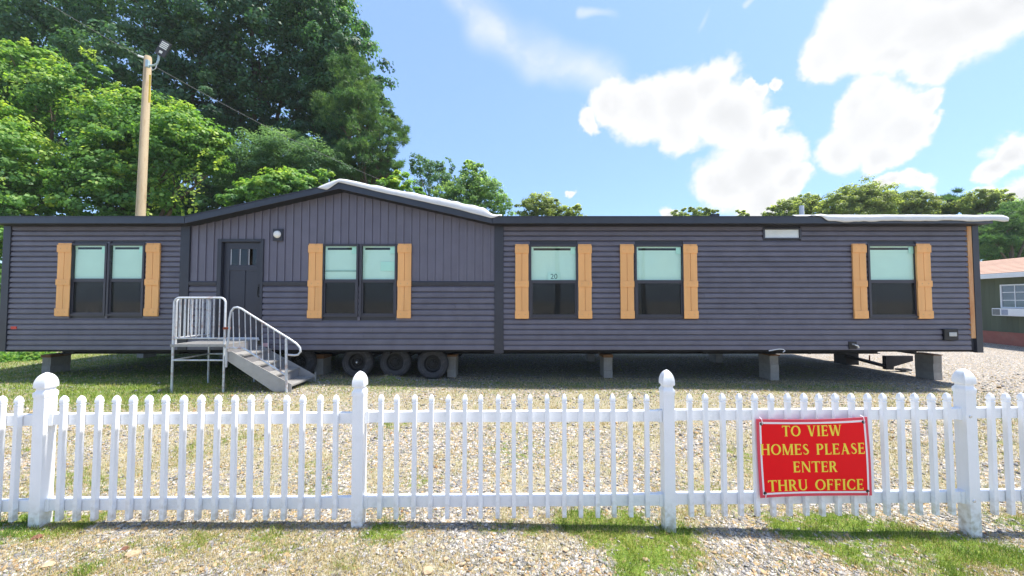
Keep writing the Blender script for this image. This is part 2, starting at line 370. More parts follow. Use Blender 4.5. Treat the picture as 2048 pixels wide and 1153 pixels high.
def big_mesh(name, verts, faces_n, material, tint=None, smooth=False):
    """verts (N,3) numpy, faces made of consecutive groups given as an index array (F,k)"""
    me = bpy.data.meshes.new(name); F, k = faces_n.shape
    me.vertices.add(len(verts)); me.vertices.foreach_set('co', np.ascontiguousarray(verts, dtype=np.float32).ravel())
    me.loops.add(F * k); me.loops.foreach_set('vertex_index', np.ascontiguousarray(faces_n, dtype=np.int32).ravel())
    me.polygons.add(F); me.polygons.foreach_set('loop_start', np.arange(0, F * k, k, dtype=np.int32))
    me.polygons.foreach_set('loop_total', np.full(F, k, dtype=np.int32))
    if smooth: me.polygons.foreach_set('use_smooth', np.ones(F, dtype=bool))
    if tint is not None:
        a = me.attributes.new('tint', 'FLOAT', 'FACE'); a.data.foreach_set('value', np.ascontiguousarray(tint, dtype=np.float32))
    me.materials.append(material); me.update(calc_edges=True); return me
_P = rng.random((64, 64, 64))
def vnoise(p, s=1.0):
    """value noise in 3-D (or 2-D points padded), returns 0..1"""
    q = np.asarray(p, float) * s
    if q.shape[1] == 2: q = np.c_[q, np.zeros(len(q))]
    i = np.floor(q).astype(int); f = q - i; f = f * f * (3 - 2 * f); r = 0
    for dx in (0, 1):
        for dy in (0, 1):
            for dz in (0, 1):
                w = (f[:, 0] if dx else 1 - f[:, 0]) * (f[:, 1] if dy else 1 - f[:, 1]) * (f[:, 2] if dz else 1 - f[:, 2])
                r = r + w * _P[(i[:, 0] + dx) % 64, (i[:, 1] + dy) % 64, (i[:, 2] + dz) % 64]
    return r
def fbm(p, s=1.0): return (vnoise(p, s) * .5 + vnoise(np.asarray(p) + 7.3, s * 2.1) * .3 + vnoise(np.asarray(p) + 3.1, s * 4.3) * .2)

# ------------------------------------------------------------------ ground
def ground_z(x, y):
    x = np.asarray(x, float); y = np.asarray(y, float)
    t = np.clip((y - 3.5) / 5, 0, 1)
    z = -.0115 * x * np.exp(-(x / 15) ** 2) * (1 + .2 * (1 - t)) + .02 * np.sin(x * .9 + y * .6) * np.exp(-((y - 5) / 6) ** 2)
    z = z + .09 * np.exp(-((x + 2.65) / .32) ** 2 - ((y - 8.15) / .22) ** 2)
    return z + .05 * np.clip((y - 14) / 6, 0, 1) - .038 * np.clip((6.5 - y) / 3.2, 0, 1) - .006 * x * np.exp(-(x / 8) ** 2) * np.clip((6.5 - y) / 3, 0, 1)
def gz(x, y): return float(ground_z(x, y))
# where grass (green), dry straw and bare gravel lie
PATCH = [(1255, 1060, .42, 1.3), (1180, 1048, .25, .8), (1310, 1085, .25, .8), (1690, 1030, .22, .9), (1800, 1060, .32, 1.0), (1880, 1085, .28, 1.0), (1960, 1080, .25, .9), (1590, 1050, .28, .8),
         (770, 1072, .2, 1.0), (540, 1075, .2, .6), (980, 1055, .14, .6), (1060, 1062, .14, .6), (230, 1140, .3, .8), (120, 1055, .35, .7), (30, 1062, .3, .8), (200, 1048, .25, .6),
         (690, 1145, .12, .5), (1270, 1145, .12, .8), (2030, 1030, .15, .9), (620, 1100, .16, .4), (400, 1090, .2, .5), (1720, 1100, .2, .6), (1960, 1140, .25, .7), (500, 1130, .2, .5)]
PATCH_W = []
for px, py, r, a in PATCH:
    z0 = -.038
    p0 = Vector((0, 0, CAM_H)); dd = at(px, py, 1) - p0; tt = (z0 - CAM_H) / dd.z; q = p0 + dd * tt
    PATCH_W.append((q.x, q.y, r, a))
def greenness(x, y):
    P = np.c_[x, y]
    g = np.zeros(len(x))
    for cx, cy, r, a in PATCH_W: g = g + a * np.exp(-((x - cx) / r) ** 2 - ((y - cy) / (r * .75)) ** 2)
    n = fbm(P, 1.1)
    g = 1.25 * g * np.clip(3.4 * (fbm(P + 11, 5.0) - .26), .12, 1.3) + np.clip((n - .50) * 2.6, 0, .6) * (y < 6.2)
    strip = np.exp(-((y - 7.6) / .9) ** 2) * np.clip((.95 - .05 * x) * .6, .1, 1.2) * (.3 + fbm(P + 5, .8))
    left = np.clip((-x - 3.2) / 3.0, 0, 1) * np.clip((y - 5.0) / 1.4, 0, 1) * (.45 + .7 * fbm(P + 9, .7))
    back = np.clip((y - 7.0) / 1.0, 0, 1) * np.clip((9.3 - x) / 1.5, 0, 1) * np.where(y > 8.2, .38, .7)
    far = np.clip((y - 20) / 4, 0, 1)
    yard = np.clip((x - 8.7) / 1.0, 0, 1) * np.clip((y - 6.0) / 1.2, 0, 1) * (1 - far)
    g = np.maximum(np.maximum(g, strip), np.maximum(left, back)) * (1 - .92 * yard)
    return np.clip(np.maximum(g, far), 0, 1.2)
def strawness(x, y):
    P = np.c_[x, y] + 31
    n = fbm(P, .9); n2 = fbm(P, 3.1)
    s = np.clip((n * .6 + n2 * .4 - .40) * 4.2, 0, 1)
    mid = np.exp(-((y - 6.2) / .8) ** 2) * .5 + np.exp(-((y - 4.2) / 1.2) ** 2) * .15
    yard = np.clip((x - 9) / 1.5, 0, 1) * np.clip((y - 7.2) / 1.5, 0, 1)
    return np.clip(s + mid, 0, 1) * (1 - .8 * yard)
def axis(a, b, step, far, g=1.35):
    mid = list(np.arange(a, b + 1e-6, step)); lo = [a]; hi = [b]; d = step
    while lo[-1] > -far or hi[-1] < far:
        d *= g
        if lo[-1] > -far: lo.append(lo[-1] - d)
        if hi[-1] < far: hi.append(hi[-1] + d)
    return np.array(lo[:0:-1] + mid + hi[1:])
def make_ground():
    xs = axis(-15, 15, .11, 700); ys = axis(1.2, 14, .11, 700)
    X, Y = np.meshgrid(xs, ys); x = X.ravel(); y = Y.ravel()
    z = ground_z(x, y) + (fbm(np.c_[x, y], 2.2) - .5) * .03 * (np.abs(x) < 16) * (y < 15)
    nx, ny = len(xs), len(ys); i = np.arange(nx * ny).reshape(ny, nx)
    F = np.stack([i[:-1, :-1], i[:-1, 1:], i[1:, 1:], i[1:, :-1]], -1).reshape(-1, 4)
    m = bpy.data.materials.new('gravel_and_grass'); m.use_nodes = True
    nt = m.node_tree; N = nt.nodes; L = nt.links; b = N['Principled BSDF']
    tc = N.new('ShaderNodeTexCoord').outputs['Object']
    def vor(scale, feat='F1'):
        v = N.new('ShaderNodeTexVoronoi'); v.inputs['Scale'].default_value = scale; v.feature = feat; L.new(tc, v.inputs['Vector']); return v
    def ramp(src, stops):
        c = N.new('ShaderNodeValToRGB'); e = c.color_ramp.elements
        e[0].position, e[0].color = stops[0][0], (*stops[0][1], 1); e[1].position, e[1].color = stops[-1][0], (*stops[-1][1], 1)
        for p, col in stops[1:-1]: k = e.new(p); k.color = (*col, 1)
        L.new(src, c.inputs[0]); return c.outputs[0]
    def mix(f, a, bb, bt='MIX'):
        n = N.new('ShaderNodeMix'); n.data_type = 'RGBA'; n.blend_type = bt
        if isinstance(f, float): n.inputs[0].default_value = f
        else: L.new(f, n.inputs[0])
        L.new(a, n.inputs[6]); L.new(bb, n.inputs[7]); return n.outputs[2]
    v1 = vor(38); sp = N.new('ShaderNodeSeparateColor'); L.new(v1.outputs['Color'], sp.inputs[0])
    grav = ramp(sp.outputs[0], [(0, (.13, .125, .125)), (.3, (.27, .26, .255)), (.55, (.36, .325, .28)), (.72, (.42, .29, .15)), (.85, (.48, .45, .41)), (1, (.58, .54, .49))])
    edge = vor(38, 'DISTANCE_TO_EDGE')
    er = ramp(edge.outputs['Distance'], [(0, (.35, .32, .28)), (.10, (1, 1, 1)), (1, (1, 1, 1))])
    grav = mix(1.0, grav, er, 'MULTIPLY')
    nz = N.new('ShaderNodeTexNoise'); nz.inputs['Scale'].default_value = 60; nz.inputs['Detail'].default_value = 4; L.new(tc, nz.inputs['Vector'])
    green = ramp(nz.outputs['Fac'], [(.3, (.06, .11, .018)), (.55, (.13, .19, .03)), (.72, (.26, .26, .07))])
    nz2 = N.new('ShaderNodeTexNoise'); nz2.inputs['Scale'].default_value = 45; nz2.inputs['Detail'].default_value = 5; L.new(tc, nz2.inputs['Vector'])
    straw = ramp(nz2.outputs['Fac'], [(.3, (.20, .175, .115)), (.5, (.30, .270, .185)), (.72, (.42, .385, .285))])
    def att(nm):
        a = N.new('ShaderNodeAttribute'); a.attribute_name = nm
        k = N.new('ShaderNodeMath'); k.operation = 'ADD'; L.new(a.outputs['Fac'], k.inputs[0])
        nn = N.new('ShaderNodeTexNoise'); nn.inputs['Scale'].default_value = 18; nn.inputs['Detail'].default_value = 4; L.new(tc, nn.inputs['Vector'])
        sb = N.new('ShaderNodeMath'); sb.operation = 'MULTIPLY_ADD'; L.new(nn.outputs['Fac'], sb.inputs[0]); sb.inputs[1].default_value = 2.4; sb.inputs[2].default_value = -1.35
        L.new(sb.outputs[0], k.inputs[1])
        r = N.new('ShaderNodeMapRange'); r.inputs['From Min'].default_value = .25; r.inputs['From Max'].default_value = .75; L.new(k.outputs[0], r.inputs['Value']); return r.outputs[0]
    c = mix(att('straw'), grav, straw); c = mix(att('green'), c, green)
    L.new(c, b.inputs['Base Color']); b.inputs['Roughness'].default_value = .95; b.inputs['Specular IOR Level'].default_value = .15
    bp = N.new('ShaderNodeBump'); bp.inputs['Strength'].default_value = .8; bp.inputs['Distance'].default_value = .012
    L.new(edge.outputs['Distance'], bp.inputs['Height']); L.new(bp.outputs[0], b.inputs['Normal'])
    me = big_mesh('ground', np.c_[x, y, z], F, m, smooth=True)
    for nm, fn in (('green', greenness), ('straw', strawness)):
        a = me.attributes.new(nm, 'FLOAT', 'POINT'); a.data.foreach_set('value', fn(x, y).astype(np.float32))
    o = link(bpy.data.objects.new('ground', me)); tag(o, 'gravel yard with dry straw and patches of green grass', 'ground', kind='structure')
make_ground()

# ------------------------------------------------------------------ mobile home
YW = 8.0                      # front wall plane
WZ0, WZ1 = .715, 3.41         # wall bottom, wall top at the eaves
XL, XR = -10.97, 10.06
YB = 12.9
home = empty('mobile_home', (0, YW, 0))
tag(home, 'long slate grey mobile home with tan shutters and a gabled front, raised on block piers', 'mobile home')
def X8(px, Y=YW): return (px - 1024) / FPX * Y * 1.0
def rect(px0, py0, px1, py1, Y=YW):
    a = at(px0, (py0 + py1) / 2, Y); b = at(px1, (py0 + py1) / 2, Y)
    return a.x, b.x, at(1024, py1, Y).z, at(1024, py0, Y).z
WIN = [rect(145, 489, 216, 631), rect(220, 489, 291, 631), rect(646.5, 490, 717, 633), rect(722, 490, 793.5, 633),
       rect(1059.5, 491, 1155, 635), rect(1269.5, 491, 1366, 635), rect(1734, 490, 1832, 635)]
TRANS = rect(1524, 458, 1599, 479)
DOOR = rect(437, 480, 526, 677)
OPEN = WIN + [TRANS, DOOR]
GL, GR = -7.06, -.28          # middle of the two dark corner boards of the gabled bay
GAX = -3.66                   # gable peak
PK = at(1024, 382, YW).z      # wall height at the peak
BELT = at(1024, 567, YW).z
def gable_top(x):
    t = abs(x - GAX) / (GAX - GL); return PK + (WZ1 - PK) * min(t, 1.0)
# backing wall with openings, ends, back, floor
def backing():
    mb = MB(); xs = sorted({XL, XR, GL, GR} | {v for o in OPEN for v in o[:2]}); zs = sorted({WZ0, WZ1} | {v for o in OPEN for v in o[2:]})
    for i in range(len(xs) - 1):
        for j in range(len(zs) - 1):
            cx = (xs[i] + xs[i + 1]) / 2; cz = (zs[j] + zs[j + 1]) / 2
            if any(o[0] < cx < o[1] and o[2] < cz < o[3] for o in OPEN): continue
            mb.box(xs[i], xs[i + 1], YW, YW + .1, zs[j], zs[j + 1])
    mb.prism_y([(GL, WZ1), (GR, WZ1), (GAX, PK)], YW, YW + .1)
    mb.box(XL, XR, YB - .1, YB, WZ0, WZ1); mb.box(XL, XL + .1, YW + .1, YB - .1, WZ0, WZ1); mb.box(XR - .1, XR, YW + .1, YB - .1, WZ0, WZ1)
    return mb.build('wall', M['trim'], home)
wall = backing()
MB().box(XL + .02, XR - .02, YW + .02, YB - .02, WZ0 - .045, WZ0 + .22).build('floor', M['belly'], home)
MB().box(XL + .3, XR - .3, YW + 1.9, YW + 1.95, WZ0 + .3, WZ1 - .1).build('partition', mat('dim_room', (.10, .10, .10), .8, .2, 2), home)
# horizontal dutch-lap courses
def intervals(x0, x1, z0, z1, cuts=()):
    segs = [(x0, x1)]
    for o in OPEN:
        if o[2] - .005 < z1 and o[3] + .005 > z0:
            ns = []
            for a, b in segs:
                if o[1] <= a or o[0] >= b: ns.append((a, b)); continue
                if o[0] > a: ns.append((a, o[0]))
                if o[1] < b: ns.append((o[1], b))
            segs = ns
    out = []
    for a, b in segs:
        pts = [a] + [c for c in cuts if a + .3 < c < b - .3] + [b]
        out += [(pts[k] + (.0015 if k else 0), pts[k + 1] - (.0015 if k < len(pts) - 2 else 0)) for k in range(len(pts) - 1)]
    return [s for s in out if s[1] - s[0] > .02]
def course(x0, x1, z0, h):
    y = YW; p = [(y - .001, z0 + .003), (y - .034, z0 + .003), (y - .036, z0 + .008), (y - .032, z0 + .66 * h), (y - .010, z0 + .88 * h), (y - .002, z0 + .91 * h), (y - .001, z0 + h)]
    MB().prism_x(p, x0, x1).build('siding_course', M['siding'], home)
def courses(x0, x1, za, zb, n, joints):
    h = (zb - za) / n
    for k in range(n):
        r = random.Random(k * 13 + int(x0 * 10)); cuts = sorted(x0 + joints[(k + r.randint(0, 1)) % len(joints)] + r.uniform(-.3, .3) for _ in (0,)) if joints else []
        for a, b in intervals(x0, x1, za + k * h, za + k * h + h, cuts): course(a, b, za + k * h, h - .001)
TW = .10                       # half width of bay corner boards
courses(XL + .14, GL - TW, WZ0, WZ1, 24, [1.2, 2.6, 3.2])
courses(GL + TW, GR - TW, WZ0, BELT - .05, 11, [3.9, 5.9])
courses(GR + TW, XR - .215, WZ0, WZ1, 24, [2.2, 4.6, 5.6, 7.3, 8.4])
# vertical board-and-batten panels of the gable
def vpanels():
    x = GL + TW; w = .171; k = 0
    while x < GR - TW - .01:
        x1 = min(x + w, GR - TW); z0s = [(BELT + .045, None)]
        cx = (x + x1) / 2
        segs = [(x, x1, BELT + .045)]
        for o in OPEN:
            ns = []
            for a, b, z in segs:
                if o[3] > BELT and o[0] < b and o[1] > a:
                    if a < o[0] - .012: ns.append((a, o[0], z))
                    lo, hi = max(a, o[0]), min(b, o[1])
                    if hi - lo > .004: ns.append((lo, hi, max(z, o[3])))
                    if b > o[1] + .012: ns.append((o[1], b, z))
                else: ns.append((a, b, z))
            segs = ns
        mb = MB()
        for a, b, z in segs:
            mb.prism_y([(a + .0007, z), (b - .0007, z), (b - .0007, gable_top(b)), (a + .0007, gable_top(a))], YW - .012, YW)
            bw0, bw1 = max(a, x + w - .045), min(b, x + w - .006)
            if bw1 - bw0 > .01:
                mb.prism_y([(bw0, z), (bw1, z), (bw1, gable_top(bw1)), (bw0, gable_top(bw0))], YW - .034, YW - .0125)
        mb.build('vertical_panel', M['panel'], home)
        x += w; k += 1
vpanels()
# belt rail
for a, b in ((GL + TW, DOOR[0] - .02), (DOOR[1] + .02, WIN[2][0] - .30), (WIN[3][1] + .30, GR - TW)):
    mb = MB(); mb.prism_x([(YW, BELT - .045), (YW - .044, BELT - .045), (YW - .05, BELT + .02), (YW - .04, BELT + .04), (YW, BELT + .04)], a, b); mb.build('belt_rail', M['trim'], home)
# corner boards
for a, b, zb in ((GL - TW, GL + TW, WZ0 - .0), (GR - TW, GR + TW, WZ0 - .07)):
    MB().box(a + .001, b - .001, YW - .052, YW, zb, WZ1 + .02).build('corner_board', M['trim'], home, bevel=.004)
MB().box(XL - .02, XL + .138, YW - .052, YW + .12, WZ0 - .03, WZ1 + .02).build('corner_board', M['trim'], home, bevel=.004)
MB().box(XR - .115, XR + .02, YW - .052, YW + .12, WZ0 - .055, WZ1 + .02).build('corner_board', M['trim'], home, bevel=.004)
tag(MB().box(XR - .212, XR - .118, YW - .040, YW, WZ0 + .25, WZ1 - .02).build('exposed_stud', M['rawwood'], home), 'bare orange wood stud where the corner trim is missing')
# windows
def window(o, cells, name='window', card=False):
    x0, x1, z0, z1 = o; y0, y1 = YW - .058, YW + .08; t = .032
    f = MB(); f.box(x0 - .012, x0 + t, y0, y1, z0 - .012, z1 + .012); f.box(x1 - t, x1 + .012, y0, y1, z0 - .012, z1 + .012)
    f.box(x0 + t, x1 - t, y0, y1, z1 - t, z1 + .012); f.box(x0 + t, x1 - t, y0, y1, z0 - .012, z0 + t)
    w = f.build(name, M['wframe'], home, bevel=.004)
    zm = z0 + (z1 - z0) * .497
    MB().box(x0 + t, x1 - t, YW - .034, YW + .05, zm - .026, zm + .026).build('meeting_rail', M['wframe'], w, bevel=.003)
    s = MB(); sx0, sx1, sz0, sz1 = x0 + t, x1 - t, z0 + t, zm - .026
    for q in ((sx0, sx0 + .03, sz0, sz1), (sx1 - .03, sx1, sz0, sz1), (sx0 + .03, sx1 - .03, sz0, sz0 + .03), (sx0 + .03, sx1 - .03, sz1 - .018, sz1)):
        s.box(q[0], q[1], YW - .032, YW - .012, q[2], q[3])
    s.build('screen_frame', M['wframe'], w)
    MB().box(sx0 + .03, sx1 - .03, YW - .021, YW - .018, sz0 + .03, sz1 - .018).build('insect_screen', M['screen'], w)
    MB().box(sx0, sx1, YW - .004, YW, sz0, sz1).build('pane', M['dimglass'], w)
    ux0, ux1, uz0, uz1 = x0 + t, x1 - t, zm + .026, z1 - t
    MB().box(ux0, ux1, YW - .016, YW - .012, uz0, uz1).build('pane', M['glass'], w)
    b = MB(); n = 13; bz1 = uz1 - .085; bz0 = uz0 - .05; h = (bz1 - bz0) / n
    for k in range(n):
        zc = bz0 + (k + .5) * h
        b.prism_x([(YW + .012, zc - h * .5), (YW + .015, zc - h * .5), (YW + .005, zc + h * .56), (YW + .002, zc + h * .56)], ux0 + .004, ux1 - .004)
    b.build('blind', M['blind'], w)
    r = MB(); r.box(ux0 + .004, ux1 - .004, YW + .0, YW + .03, uz1 - .030, uz1 - .002); r.box(ux0 + .004, ux0 + .05, YW + .004, YW + .008, bz1, uz1 - .03); r.build('head_rail', M['blind'], w)
    MB().box(ux1 - .115, ux1 - .012, YW - .0105, YW - .008, uz1 - .165, uz1 - .012).build('paper_tag', M['wbox'], w)
    return w
for k, o in enumerate(WIN):
    w = window(o, 2)
    if k == 3: MB().box(o[1] - .35, o[1] - .045, YW - .0105, YW - .008, o[2] + .98, o[2] + 1.18).build('paper_tag', M['wbox'], w)
    if k == 2: MB().box(o[0] + .05, o[1] - .05, YW - .004, YW + .0005, o[2] + .96, o[2] + 1.0).build('blind_bar', mat('blind_grey_bar', (.45, .52, .5), .5), w)  # grey-green bar across the upper pane, darker than the slats
# interior jamb light strip seen behind a lower screen is left to the glass; transom
x0, x1, z0, z1 = TRANS
f = MB(); f.box(x0 - .01, x0 + .035, YW - .05, YW + .06, z0 - .01, z1 + .01); f.box(x1 - .035, x1 + .01, YW - .05, YW + .06, z0 - .01, z1 + .01)
f.box(x0 + .035, x1 - .035, YW - .05, YW + .06, z1 - .025, z1 + .01); f.box(x0 + .035, x1 - .035, YW - .05, YW + .06, z0 - .01, z0 + .025)
tw = f.build('transom_window', M['wframe'], home, bevel=.004)
MB().box(x0 + .035, x1 - .035, YW - .030, YW - .026, z0 + .025, z1 - .025).build('pane', M['transom'], tw)
MB().box(x0 + .036, x1 - .036, YW - .024, YW - .018, z0 + .0255, z1 - .0255).build('sky_reflection_sheet', M['blind'], tw)  # white sheet behind the glass imitates the sky reflected in the transom
# shutters
def shutter(cx, z0, z1, w=.295):
    plate = MB().box(cx - w / 2 + .012, cx + w / 2 - .012, YW - .048, YW - .030, z0 + .006, z1 - .006)
    s = plate.build('shutter', M['shutter'], home)
    for sg in (-1, 1):
        a, b = (cx - w / 2 + .008, cx - .004) if sg < 0 else (cx + .004, cx + w / 2 - .008)
        MB().box(a, b, YW - .066, YW - .048, z0, z1).build('board', M['shutter'], s, bevel=.003)
    H = z1 - z0
    for zc, hh in ((z1 - .115, .16), (z0 + H * .465, .13), (z0 + .09, .16)):
        bt = MB().box(cx - w / 2, cx + w / 2, YW - .082, YW - .066, zc - hh / 2, zc + hh / 2).build('batten', M['shutter'], s, bevel=.004)
        sc = MB()
        for dx in (-.07, .07): sc.lathe_y([(.007, YW - .085), (.009, YW - .082)], cx + dx, zc, 8)
        sc.build('screw', M['screw'], bt)
for pa, pb, py0, py1 in ((114.5, 142.5, 487, 633), (291.5, 319.5, 487, 633), (616.5, 645.5, 488, 637), (795, 823, 488, 637), (1030, 1057.5, 489, 638), (1156, 1183.5, 489, 638), (1240, 1268, 489, 638), (1366.5, 1395, 489, 638), (1705, 1733, 488, 638), (1833, 1862, 488, 638)):
    a = at((pa + pb) / 2, (py0 + py1) / 2, YW - .05); zt = at(1024, py0, YW - .05).z; zb = at(1024, py1, YW - .05).z
    shutter(a.x, zb, zt, (pb - pa) / FPX * YW)
# door
dx0, dx1, dz0, dz1 = DOOR
def door():
    f = MB(); t = .075
    f.box(dx0 - .015, dx0 + t, YW - .045, YW + .10, dz0 - .02, dz1 + .015); f.box(dx1 - t + .03, dx1 + .015, YW - .045, YW + .10, dz0 - .02, dz1 + .015)
    f.box(dx0 + t, dx1 - t + .03, YW - .045, YW + .10, dz1 - .05, dz1 + .015)
    fr = f.build('door_frame', M['trim'], home, bevel=.004)
    a, b, z0, z1 = dx0 + t + .003, dx1 - t + .027, dz0 + .02, dz1 - .053; yf = YW + .03
    W = b - a; H = z1 - z0
    d = MB().box(a, b, yf + .014, yf + .05, z0, z0 + H * .70).build('door', M['door'], home)
    lz0, lz1 = z0 + H * .755, z0 + H * .935
    st = MB(); sw = W * .15
    st.box(a, a + sw, yf, yf + .0138, z0, z1); st.box(b - sw, b, yf, yf + .0138, z0, z1); st.box(a + sw, b - sw, yf, yf + .0138, z0, z0 + .2)
    st.box(a + sw, b - sw, yf, yf + .05, z0 + H * .70 + .0005, lz0); st.box(a + sw, b - sw, yf, yf + .05, lz1, z1); st.box(a + W * .44, a + W * .56, yf, yf + .0138, z0 + .2, z0 + H * .70)
    st.box(a, a + sw, yf + .0142, yf + .05, z0 + H * .70 + .0005, z1); st.box(b - sw, b, yf + .0142, yf + .05, z0 + H * .70 + .0005, z1)
    st.build('door_rails', M['door'], d, bevel=.003)
    lw = (W - 2 * sw) / 3
    for k in range(3):
        c0 = a + sw + k * lw + .012; c1 = a + sw + (k + 1) * lw - .012
        MB().box(c0, c1, yf + .02, yf + .024, lz0 + .01, lz1 - .01).build('pane', M['clear'], d)
        m_ = MB(); m_.box(c0 - .012, c0, yf + .004, yf + .03, lz0 + .001, lz1 - .001); m_.box(c1, c1 + .0115, yf + .004, yf + .03, lz0 + .001, lz1 - .001)
        m_.box(c0, c1, yf + .004, yf + .03, lz1 - .01, lz1 - .001); m_.box(c0, c1, yf + .004, yf + .03, lz0 + .001, lz0 + .01)
        m_.build('lite_frame', M['door'], d)
        e = MB(); e.box(c0 + .0006, c0 + .012, yf + .012, yf + .0195, lz0 + .011, lz1 - .011); e.build('lite_edge', M['white'], d)
    hb = MB(); hz = z0 + H * .46
    hb.box(b - .075, b - .03, yf - .014, yf - .0005, hz - .02, hz + .20); hb.tube([(b - .05, yf - .02, hz + .14), (b - .05, yf - .05, hz + .12), (b - .05, yf - .055, hz + .03), (b - .05, yf - .05, hz - .05), (b - .05, yf - .018, hz - .07)], .011, 8)
    hb.build('handle', M['black'], d, smooth=False)
    MB().box(dx0 + t - .02, dx1 - t + .045, YW - .075, YW + .045, dz0 - .04, dz0 + .018).build('threshold', M['white'], fr, bevel=.004)
door()
# wall light beside the door
x0, x1, z0, z1 = rect(549, 459, 569, 483)
wl = MB().box(x0, x1, YW - .066, YW - .012, z0, z1).build('wall_light', M['trim'], home, bevel=.008)
cx, cz = (x0 + x1) / 2, (z0 + z1) / 2 + .005
MB().lathe_y([(.095, YW - .066), (.095, YW - .077), (.082, YW - .078)], cx, cz).build('lamp_ring', M['trim'], wl)
MB().lathe_y([(.080, YW - .0785), (.074, YW - .10), (.055, YW - .118), (.03, YW - .128), (.004, YW - .131)], cx, cz).build('globe', M['globe'], wl, smooth=True)
# meter box, hose tap, reflector, dangling cable, tag
x0, x1, z0, z1 = rect(1881, 658, 1909, 680)
ob = MB().box(x0, x1, YW - .075, YW - .018, z0, z1).build('outlet_box', M['black'], home, bevel=.008)
MB().box(x0 + .09, x1 - .05, YW - .09, YW - .0755, z0 + .08, z1 - .07).build('socket', mat('clear_cover', (.45, .46, .44), .2), ob, bevel=.01)
x0, x1, z0, z1 = rect(1694, 683, 1709, 698)
tp = MB().box(x0, x1, YW - .052, YW - .030, z0, z1).build('hose_tap', M['black'], home)
MB().tube([(x0 + .08, YW - .045, z1 - .06), (x0 + .09, YW - .10, z1 - .07), (x0 + .13, YW - .11, z1 - .09), (x0 + .15, YW - .11, z1 - .13)], [.02, .018, .02, .016], 8).build('spout', M['chrome'], tp, smooth=True)
x0, x1, z0, z1 = rect(27, 653, 38, 658.5)
MB().box(x0, x1, YW - .044, YW - .0365, z0, z1).build('reflector', M['red'], home)
x0, x1, z0, z1 = rect(528, 686, 540, 694)
MB().box(x0, x1, YW - .050, YW - .0365, z0, z1).build('vent_tag', mat('pink_tag', (.72, .45, .45), .5), home)
p = [at(a, b, YW - .03) for a, b in ((1538, 702), (1548, 700), (1558, 698.5), (1566, 699), (1570, 702), (1566, 705))]
MB().tube(p, .012, 6).build('dangling_cable', M['white'], home, smooth=True)
# roof: main gable along x, front cross gable, eaves
YE = 7.70; FH = .14; EZ = at(1024, 434, YE).z; EB = EZ - FH
RIDGE_Y, RIDGE_Z = (YE + YB + .3) / 2, EZ + .62
AP = Vector((GAX + .02, YE, at(1024, 367, YE).z)); BL = -6.86; BR = -.42
XLo, XRo = XL - .06, XR + .02
rf = MB()
zq = EZ + (RIDGE_Z - EZ) * (YW + .12 - YE) / (RIDGE_Y - YE)
rf.prism_x([(YE + .02, EZ - .03), (YE + .02, EZ), (RIDGE_Y, RIDGE_Z), (YB + .3, EZ), (YB + .3, EZ - .03), (RIDGE_Y, RIDGE_Z - .05)], XLo, BL)
rf.prism_x([(YE + .02, EZ - .03), (YE + .02, EZ), (RIDGE_Y, RIDGE_Z), (YB + .3, EZ), (YB + .3, EZ - .03), (RIDGE_Y, RIDGE_Z - .05)], BR, XRo)
rf.prism_x([(YW + .12, zq - .03), (YW + .12, zq), (RIDGE_Y, RIDGE_Z), (YB + .3, EZ), (YB + .3, EZ - .03), (RIDGE_Y, RIDGE_Z - .05)], BL + .001, BR - .001)
roof = rf.build('roof', M['roof'], home)
rg = MB(); yb = RIDGE_Y + 1.0
for xb in (BL, BR):
    n = 1
    pr = [(xb, EZ - .012), (AP.x, AP.z - .012), (AP.x, AP.z + .018), (xb, EZ + .018)]
    rg.prism_y(pr, YE + .021, yb)
rg.build('gable_roof', M['roof'], roof)
# fascia boards
def fascia_flat(xa, xb): MB().box(xa, xb, YE, YE + .0195, EB, EZ + .012).build('fascia', M['fascia'], home, bevel=.003)
fascia_flat(XLo, BL - .01); fascia_flat(BR + .01, XRo)
for xb, sgn in ((BL, -1), (BR, 1)):
    MB().prism_y([(xb, EB), (AP.x, AP.z - .115), (AP.x, AP.z + .012), (xb, EZ + .012)], YE, YE + .0195).build('gable_fascia', M['fascia'], home, bevel=.003)
    # drip edge line
    MB().prism_y([(xb, EZ - .005), (AP.x, AP.z - .005), (AP.x, AP.z + .014), (xb, EZ + .014)], YE - .012, YE - .0005).build('drip_edge', M['trim'], home)
for xa, xb in ((XLo, BL), (BR, XRo)): MB().box(xa, xb, YE - .012, YE - .0005, EZ - .006, EZ + .014).build('drip_edge', M['trim'], home)
# soffits and frieze
sf = MB(); sf.box(XLo, BL, YE + .02, YW, EB + .004, EB + .016); sf.box(BR, XRo, YE + .02, YW, EB + .004, EB + .016)
for xb in (BL, BR): sf.prism_y([(xb, EB + .004), (AP.x, AP.z - .105), (AP.x, AP.z - .090), (xb, EB + .018)], YE + .02, YW + .05)
sf.build('soffit', M['soffit'], home)
MB().box(XL + .14, GL - TW, YW - .046, YW, WZ1 - .03, EB + .003).build('frieze', M['trim'], home)
MB().box(GR + TW, XR - .115, YW - .046, YW, WZ1 - .03, EB + .003).build('frieze', M['trim'], home)
for xb in (GL, GR):
    MB().prism_y([(xb, WZ1 - .05), (GAX, PK - .05), (GAX, AP.z - .09), (xb, EB + .01)], YW - .048, YW - .0345).build('frieze', M['trim'], home)
pv = at(1604, 432, 9.2)
MB().tube([pv + Vector((0, 0, -.6)), at(1603, 412, 9.2)], .05, 10).build('vent_pipe', M['white'], roof)
MB().box(at(1420, 430, 8.2).x, at(1434, 430, 8.2).x, 8.1, 8.3, EZ - .05, at(1424, 428, 8.1).z).build('roof_clip', M['trim'], roof)
